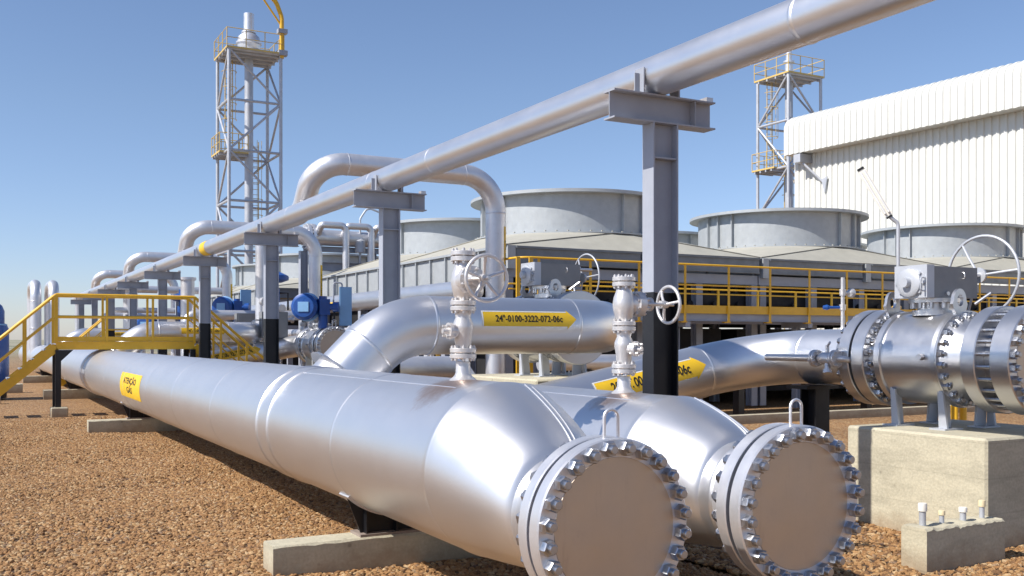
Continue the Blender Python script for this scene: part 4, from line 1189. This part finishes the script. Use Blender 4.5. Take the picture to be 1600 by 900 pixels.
# little yellow platform behind the branch elbow
yp = thing('valve_platform', 'small yellow railed platform just behind the branch elbow', 'platform', (7.3, 19.0, 0))
m = MB(); m.box(7.0, 8.6, 19.0, 20.2, 1.05, 1.1); m.build('deck', GREY, yp)
m = MB(); m.tube(fillet([(6.9, 19.0, 1.1), (7.25, 19.0, 2.15), (8.6, 19.0, 2.3)], 0.1, 4), 0.03, 8); m.tube([(7.12, 19, 1.7), (8.6, 19, 1.8)], 0.025, 8); m.build('rail', YELLOW, yp)
for x in (7.3, 7.95, 8.6):
    m = MB(); m.box(x-0.035, x+0.035, 18.97, 19.03, 0, 2.3 if x > 7.5 else 2.16); m.build('post', YELLOW, yp)
# clutter of short white stubs under the branch pipe
for i, (x, y) in enumerate(((5.35, 14.2), (5.62, 14.5), (6.15, 14.0), (6.35, 14.3))):
    m = MB(); m.cyl((x, y, 0), (x, y, 1.45), 0.045, 10); m.lathe((x, y, 1.45), (0, 0, 1), [(0, 0.05), (0.04, 0.05), (0.04, 0)], 10)
    tag(m.build('conduit_riser', WHITEPIPE, origin=(x, y, 0)), 'thin white conduit riser in the shade under the 24-inch branch pipe', 'conduit', 'white conduit risers under the branch pipe')
lo = thing('bypass_pipe', 'silver bypass pipe bending down in the shade behind the front vent valve', 'pipe', (6.2, 13.2, 1.2))
m = MB(); m.tube(fillet([(4.9, 13.4, 1.30), (6.55, 13.4, 1.30), (6.55, 13.4, 0.2)], 0.34, 8), 0.17, 28); m.build('pipe', SILVER2, lo)

# blue vessel at left edge
bv = thing('blue_vessel', 'blue upright vessel at the left edge behind the yellow stairs', 'vessel', (0.5, 33, 0))
m = MB(); m.lathe((0.28, 33, 0.25), (0, 0, 1), [(0, 0), (0, 0.76), (1.75, 0.76), (1.9, 0.70), (1.92, 0.64), (2.30, 0.64), (2.45, 0.58), (2.62, 0.4), (2.66, 0)], 40); m.build('shell', BLUE, bv)
m = MB(); m.lathe((0.28, 33, 2.12), (0, 0, 1), [(0, 0.71), (0.04, 0.71), (0.06, 0.65)], 40); m.build('seam_band', LBLUE, bv)
m = MB(); m.cyl((0.28, 33, 0), (0.28, 33, 0.25), 0.7, 24); m.build('skirt', BLACK, bv)

# ------------------------------------------------------------------ pipe rack behind the coolers
rk = thing('pipe_rack', 'grey braced pipe rack carrying a thick flanged pipe behind the left coolers', 'rack', (12, 36.5, 0))
m = MB()
for x in (10.9, 11.35, 13.6, 16.5, 19.5):
    m = MB(); m.ibeam((x, 36.2, 0), (x, 36.2, 5.0), 0.28, 0.26, 0.02, 0.014, (1, 0, 0)); m.build('column', GREY, rk)
m = MB(); m.ibeam((10.9, 36.2, 5.10), (19.8, 36.2, 5.10), 0.2, 0.2, 0.015, 0.01, (0, 0, 1)); m.ibeam((11.5, 36.2, 4.45), (19.8, 36.2, 4.45), 0.32, 0.2, 0.015, 0.01, (0, 0, 1)); m.build('beam', GREY, rk)
m = MB(); m.bar((11.5, 36.2, 2.6), (13.4, 36.2, 4.25), 0.14, 0.14); m.bar((15.2, 36.2, 2.6), (13.8, 36.2, 4.25), 0.14, 0.14); m.build('brace', GREY, rk)
rp = thing('rack_pipe', 'thick silver pipe with bolted flange lying on the grey pipe rack', 'pipe', (14, 36.2, 5.5))
m = MB(); m.tube([(10.2, 36.2, 5.53), (22, 36.2, 5.53)], 0.30, 32); m.build('pipe', SILVER2, rp)
m = MB(); m.lathe((11.0, 36.2, 5.53), (1, 0, 0), [(0, 0.3), (0, 0.50), (0.12, 0.50), (0.12, 0.3)], 40); m.lathe((11.16, 36.2, 5.53), (1, 0, 0), [(0, 0.3), (0, 0.50), (0.12, 0.50), (0.12, 0.36), (0.5, 0.30)], 40)
for k in range(20):
    q = 2*PI*k/20; m.lathe((10.93, 36.2+0.45*math.cos(q), 5.53+0.45*math.sin(q)), (1, 0, 0), [(0, 0), (0, 0.035), (0.42, 0.035), (0.42, 0)], 6)
m.build('flange_pair', SILVER2, rp)
for i, x in enumerate((12.35, 13.35, 14.5)):
    m = MB(); m.tube(fillet([(x-0.95, 36.0, 5.6), (x-0.95, 35.6, 5.95), (x, 35.6, 5.95), (x, 35.6, 3.6)], [0.12, 0.22], 6), 0.13, 20)
    tag(m.build('drop_pipe', SILVER2, origin=(x, 35.6, 3.6)), ['silver drop pipe nearest the bolted flange on the rack', 'middle silver drop pipe coming off the rack pipe', 'silver drop pipe right of the second T-shaped support'][i], 'pipe', 'silver drop pipes from the rack pipe')
sr = thing('side_pipe_rack', 'far grey pipe rack with a silver pipe behind the third and fourth supports', 'rack', (9, 46, 0))
m = MB(); m.tube([(5.6, 46, 3.9), (10.4, 46, 3.9)], 0.16, 20); m.tube([(5.6, 46.6, 3.0), (10.4, 46.6, 3.0)], 0.12, 16); m.build('pipe', SILVER2, sr)
m = MB()
for x in (6.2, 8.2, 10.0): m.ibeam((x, 46.3, 0), (x, 46.3, 3.7), 0.2, 0.2, 0.015, 0.01, (1, 0, 0))
m.box(6.0, 10.2, 46.2, 46.4, 2.6, 2.8); m.build('frame', GREY, sr)
# silver vertical vessels far left
for i, (x, y, r, h, lab) in enumerate(((7.45, 40.0, 0.26, 4.0, 'slim silver standpipe just left of the fourth T-shaped support'), (6.7, 50, 0.33, 4.0, 'silver standpipe seen between the fifth and sixth supports'), (7.12, 27.6, 0.16, 4.4, 'silver standpipe just left of the third T-shaped support'))):
    m = MB(); m.lathe((x, y, 0), (0, 0, 1), [(0, 0), (0, r), (h, r), (h+0.02, r*1.25), (h+0.12, r*1.25), (h+0.14, 0)], 28)
    tag(m.build('standpipe', SILVER2, origin=(x, y, 0)), lab, 'pipe', 'silver standpipes')

# ------------------------------------------------------------------ lattice towers
def tower(label, X, Y, S, zt, jib, name='vent_tower'):
    t = thing(name, label, 'tower', (X+S/2, Y+S/2, 0), 'lattice vent towers')
    lev = [zt - i*2.9 for i in range(6) if zt - i*2.9 > 0.5] + [0.0]
    cor = [(X, Y), (X+S, Y), (X+S, Y+S), (X, Y+S)]
    for c in cor:
        m = MB(); m.cyl((c[0], c[1], 0), (c[0], c[1], zt), 0.10, 12); m.build('leg', TOWERGREY, t)
    for i, z in enumerate(lev[:-1]):
        m = MB()
        for k in range(4):
            a, b = cor[k], cor[(k+1) % 4]
            m.cyl((a[0], a[1], z), (b[0], b[1], z), 0.075, 8)
        m.build('girt', TOWERGREY, t)
    for i in range(len(lev)-1):
        m = MB()
        for k in range(4):
            a, b = cor[k], cor[(k+1) % 4]
            if (i+k) % 2: a, b = b, a
            m.cyl((a[0], a[1], lev[i]), (b[0], b[1], lev[i+1]), 0.068, 8)
        m.build('brace', TOWERGREY, t)
    cx, cy = X+S/2, Y+S/2
    m = MB(); m.cyl((cx, cy, 0), (cx, cy, zt+0.3), 0.25, 20); m.build('stack', TOWERGREY, t)
    if jib:
        m = MB(); m.lathe((cx, cy, zt+0.25), (0, 0, 1), [(0, 0.25), (0.25, 0.62), (0.5, 0.66), (0.55, 0.74), (0.65, 0.74), (0.68, 0.66), (0.95, 0.62), (1.15, 0.42), (1.2, 0.32), (1.2, 0.42), (1.3, 0.42), (1.3, 0.30), (2.35, 0.30), (2.35, 0.0)], 28); m.build('stack_head', SILVER2, t)
    else:
        m = MB(); m.lathe((cx, cy, zt+0.25), (0, 0, 1), [(0, 0.25), (0.9, 0.25), (0.9, 0.36), (1.0, 0.36), (1.0, 0.2), (1.6, 0.2), (1.6, 0)], 20); m.build('stack_head', SILVER2, t)
    def plat(z, e, rail, x0, x1, y0, y1):
        m = MB(); m.box(x0, x1, y0, y1, z, z+0.10)
        for k in range(4):
            yy = y0+(y1-y0)*(k+0.5)/4; m.box(x0, x1, yy-0.05, yy+0.05, z-0.14, z-0.002)
        p = m.build('platform', TOWERGREY, t)
        m = MB(); q = [(x0, y0), (x1, y0), (x1, y1), (x0, y1)]
        for k in range(4):
            a, b = q[k], q[(k+1) % 4]
            m.bar((a[0], a[1], z+0.06), (b[0], b[1], z+0.06), 0.03, 0.10)
            for h in (0.6, 1.15): m.cyl((a[0], a[1], z+h), (b[0], b[1], z+h), 0.024, 6)
            for f in (0, 0.33, 0.66): m.cyl((a[0]+(b[0]-a[0])*f, a[1]+(b[1]-a[1])*f, z), (a[0]+(b[0]-a[0])*f, a[1]+(b[1]-a[1])*f, z+1.15), 0.028, 6)
        m.build('railing', CAGE, p)
    plat(zt, 0.1, True, X-0.15, X+S+0.15, Y-0.15, Y+S+0.15)
    zm = lev[2]
    plat(zm, 0.0, True, X-0.3, X+S*0.45, Y+S*0.35, Y+S+0.2)
    for (lx, ly, z0, z1) in ((X+0.55, Y+S-0.5, zm, zt), (X+S*0.68, Y+S*0.75, 0.3, zm+1.0)):
        m = MB()
        for dx in (-0.22, 0.22): m.cyl((lx+dx, ly, z0), (lx+dx, ly, z1), 0.03, 6)
        z = z0+0.2
        while z < z1: m.cyl((lx-0.22, ly, z), (lx+0.22, ly, z), 0.016, 5); z += 0.32
        z = z0+2.2
        while z < z1-0.1:
            pts = [(lx+0.42*math.cos(q), ly-0.15+0.42*math.sin(q)*-1, z) for q in [PI*k/8 for k in range(9)]]
            m.tube([(lx+0.42, ly, z)]+pts+[(lx-0.42, ly, z)], 0.022, 5); z += 0.95
        for q in (0.25, 0.5, 0.75): m.cyl((lx+0.42*math.cos(q*PI), ly-0.15-0.42*math.sin(q*PI), z0+2.2), (lx+0.42*math.cos(q*PI), ly-0.15-0.42*math.sin(q*PI), z1), 0.016, 5)
        m.build('caged_ladder', YELLOW if False else CAGE, t)
    if jib:
        m = MB(); jx, jy = X+S+0.05, Y-0.02
        m.tube(fillet([(jx, jy, zt-0.2), (jx, jy, zt+2.2), (jx-0.35, jy, zt+3.1), (jx-1.6, jy, zt+3.9)], [1.0, 0.8], 8), 0.13, 12)
        m.tube([(jx-0.05, jy, zt+1.75), (jx-1.3, jy, zt+3.4)], 0.06, 8)
        j = m.build('davit', YELLOW, t)
        m = MB(); m.box(jx-0.25, jx+0.3, jy-0.2, jy+0.2, zt+1.25, zt+1.5); m.box(jx-0.2, jx+0.3, jy-0.2, jy+0.2, zt-0.05, zt+0.25); m.build('bearing', GREY, j)
    return t
CAGE = paint('pale_yellow_cage', (0.62, 0.44, 0.14), 0.5, 0.0, 0.1, 3.0)
tower('tall lattice vent tower with yellow davit and domed stack head, left of centre', 13.06, 57.8, 3.0, 18.4, True)
tower('lattice vent tower half hidden by the left end of the white building', 44.8, 46.2, 2.75, 18.3, False)

# ------------------------------------------------------------------ white building
bd = thing('white_building', 'large white corrugated industrial building with rounded roof edge at right', 'building', (36, 36.7, 0))
rot = Matrix.Rotation(R(2.8), 3, 'Z')
def bpt(x, y, z): return V((36, 36.7, 0)) + rot @ V((x, y, 0)) + V((0, 0, z))
def corr(prof, ylen, pitch, dep, normals):
    steps = int(ylen/pitch); vs = []; fs = []; n = len(prof)
    offs = [(0.0, 0), (0.46, 0), (0.56, 1), (0.90, 1)]
    rows = 0
    for k in range(steps):
        for f, h in offs:
            y = -(k+f)*pitch
            for (x, z), (nx, nz) in zip(prof, normals):
                vs.append(bpt(x+nx*dep*h, y, z+nz*dep*h))
            rows += 1
    for i in range(rows-1):
        for j in range(n-1):
            a = i*n+j; fs.append((a, a+1, a+n+1, a+n))
    m = MB(); m.add(vs, fs); return m
LEN = 48
corr([(0, 0), (0, 11.0)], LEN, 0.34, 0.065, [(-1, 0)]*2).build('wall', WHITE, bd, flat=True)
prof = [(-0.75, 10.75)]; nm = [(-1, 0)]
for k in range(7):
    q = R(90*k/6); prof.append((-0.75+0.62*(1-math.cos(q)), 12.0+0.62*math.sin(q))); nm.append((-math.cos(q), math.sin(q)))
prof.append((12, 13.3)); nm.append((0, 1))
corr(prof, LEN, 0.34, 0.06, nm).build('fascia', WHITE, bd)
m = MB()
a, b, c, d = bpt(-0.74, 0, 10.76), bpt(-0.74, -LEN, 10.76), bpt(0.1, -LEN, 10.76), bpt(0.1, 0, 10.76)
m.add([a, b, c, d], [(0, 1, 2, 3)]); m.build('soffit', WHITE, bd, flat=True)
m = MB()
m.prism([bpt(0.01, 0, 0), bpt(24, 0, 0), bpt(24, 0, 12.6), bpt(12, 0, 13.28), bpt(-0.1, 0, 12.55), bpt(-0.72, 0, 11.9), bpt(-0.72, 0, 10.77), bpt(0.01, 0, 10.77)], rot @ V((0, -0.06, 0))); m.build('gable', WHITE, bd, flat=True)
m = MB(); m.prism([bpt(12, -0.1, 13.25), bpt(24, -0.1, 12.6), bpt(24, -LEN, 12.6), bpt(12, -LEN, 13.25)], (0, 0, -0.05)); m.build('roof', WHITE, bd, flat=True)
m = MB()
for k in range(14):
    p = bpt(0.4, -3-k*3.2, 12.72); m.obox(p, (0.05, 0, 0), (0, 0.05, 0), (0, 0, 0.12))
p, q = bpt(0.4, -3, 12.82), bpt(0.4, -46, 12.82); m.cyl(p, q, 0.02, 5)
m.build('lightning_wire', GREY, bd)
m = MB()
p = bpt(-0.3, -0.9, 10.5); m.obox(p, (0.5, 0, 0), (0, 0.22, 0), (0, 0, 0.2)); m.cyl(bpt(-0.6, -0.9, 10.4), bpt(0, -2.0, 9.1), 0.06, 8)
m.prism([bpt(-0.08, -2.15, 9.5), bpt(-0.08, -1.8, 9.4), bpt(-0.08, -2.0, 8.7)], rot @ V((-0.05, 0, 0)))
fl = m.build('bracket_lamp', TOWERGREY, bd)

# ------------------------------------------------------------------ lamps
def tube_lamp(label, x, y, z0, z1):
    t = thing('gooseneck_lamp', label, 'lamp', (x, y, z0), 'gooseneck tube lamps')
    e = V((x-0.20, y+0.12, z1+0.18))
    d = V((-0.42, 0.42, 1.07)).normalized()
    m = MB(); m.tube(fillet([(x, y, z0), (x, y, z1), e], 0.18, 5), 0.05, 10); m.build('pole', TOWERGREY, t)
    w = V((-0.8, -0.45, 0.3)); w = (w - d*w.dot(d)).normalized(); u = d.cross(w)
    m = MB(); m.obox(e + d*0.72, d*0.70, u*0.11, w*0.035); m.build('housing', PLASTIC, t)
    m = MB()
    for s in (-1, 1): m.cyl(e + d*0.1 + u*0.05*s + w*0.06, e + d*1.36 + u*0.05*s + w*0.06, 0.03, 8)
    m.build('tube', LENS, t)
    m = MB(); m.obox(e + d*1.45, d*0.03, u*0.09, w*0.05); m.obox(e - d*0.015, d*0.025, u*0.08, w*0.05); m.build('end_cap', BLACK, t)
tube_lamp('gooseneck lamp with a long tilted tube fixture in front of the white building', 21.3, 18.0, 2.35, 4.75)
g2 = thing('gooseneck_lamp', 'thin gooseneck lamp pole above the rack pipe left of the second support', 'lamp', (12.9, 36, 3.9), 'gooseneck tube lamps')
m = MB(); m.tube(fillet([(13.05, 36, 4.6), (13.05, 36, 6.3), (13.35, 36, 6.75), (13.8, 36, 6.6)], 0.25, 6), 0.04, 10); m.build('pole', TOWERGREY, g2)
m = MB(); m.lathe((13.05, 36, 5.0), (0, 0, 1), [(0, 0), (0, 0.2), (0.45, 0.2), (0.5, 0.12), (0.6, 0.05)], 16); m.build('ballast', TOWERGREY, g2)

# ------------------------------------------------------------------ light, sky, camera
SUN_EL, SUN_AZ = R(44), math.atan2(-1.0, 0.02)     # azimuth measured from +Y towards +X
sd = V((math.sin(SUN_AZ)*math.cos(SUN_EL), math.cos(SUN_AZ)*math.cos(SUN_EL), math.sin(SUN_EL)))
sl = bpy.data.lights.new('sun', 'SUN'); sl.energy = 5.0; sl.angle = R(0.5); sl.color = (1.0, 0.95, 0.88)
so = bpy.data.objects.new('sun', sl); C.objects.link(so)
so.rotation_euler = sd.to_track_quat('Z', 'Y').to_euler()
so.location = (-20, 10, 30)
w = bpy.data.worlds.new('World'); sc.world = w; w.use_nodes = True
nt = w.node_tree; bg = nt.nodes['Background']
sky = nt.nodes.new('ShaderNodeTexSky'); sky.sky_type = 'NISHITA'; sky.sun_disc = False
sky.sun_elevation = SUN_EL; sky.sun_rotation = SUN_AZ % (2*PI)
sky.air_density = 1.0; sky.dust_density = 0.25; sky.ozone_density = 2.5
tc = nt.nodes.new('ShaderNodeTexCoord'); sx = nt.nodes.new('ShaderNodeSeparateXYZ')
nt.links.new(tc.outputs['Generated'], sx.inputs[0])
hr = ramp(nt, [(0.0, (0.86, 0.90, 1.16)), (0.06, (0.90, 0.93, 1.16)), (0.22, (1.0, 0.99, 1.08)), (0.5, (1.0, 1.0, 1.09))])
nt.links.new(sx.outputs[2], hr.inputs['Fac'])
mx = nt.nodes.new('ShaderNodeMix'); mx.data_type = 'RGBA'; mx.blend_type = 'MULTIPLY'; mx.inputs[0].default_value = 1.0
nt.links.new(sky.outputs[0], mx.inputs[6]); nt.links.new(hr.outputs[0], mx.inputs[7])
nt.links.new(mx.outputs[2], bg.inputs[0]); bg.inputs[1].default_value = 0.102

cam = bpy.data.cameras.new('camera'); cam.lens = 35; cam.sensor_width = 36; cam.shift_y = 0.05
cam.clip_end = 6000; cam.clip_start = 0.05
co = bpy.data.objects.new('camera', cam); C.objects.link(co)
co.location = (0, 0, 1.72); co.rotation_euler = (R(90), 0, R(-28.6))
sc.camera = co
sc.render.resolution_x = 1024; sc.render.resolution_y = 576
sc.view_settings.view_transform = 'Standard'; sc.view_settings.look = 'None'
sc.view_settings.exposure = 0.32; sc.view_settings.gamma = 1.0
sc.cycles.use_denoising = True
sc.cycles.max_bounces = 8
for o in bpy.data.objects:
    if '_o' in o: del o['_o']
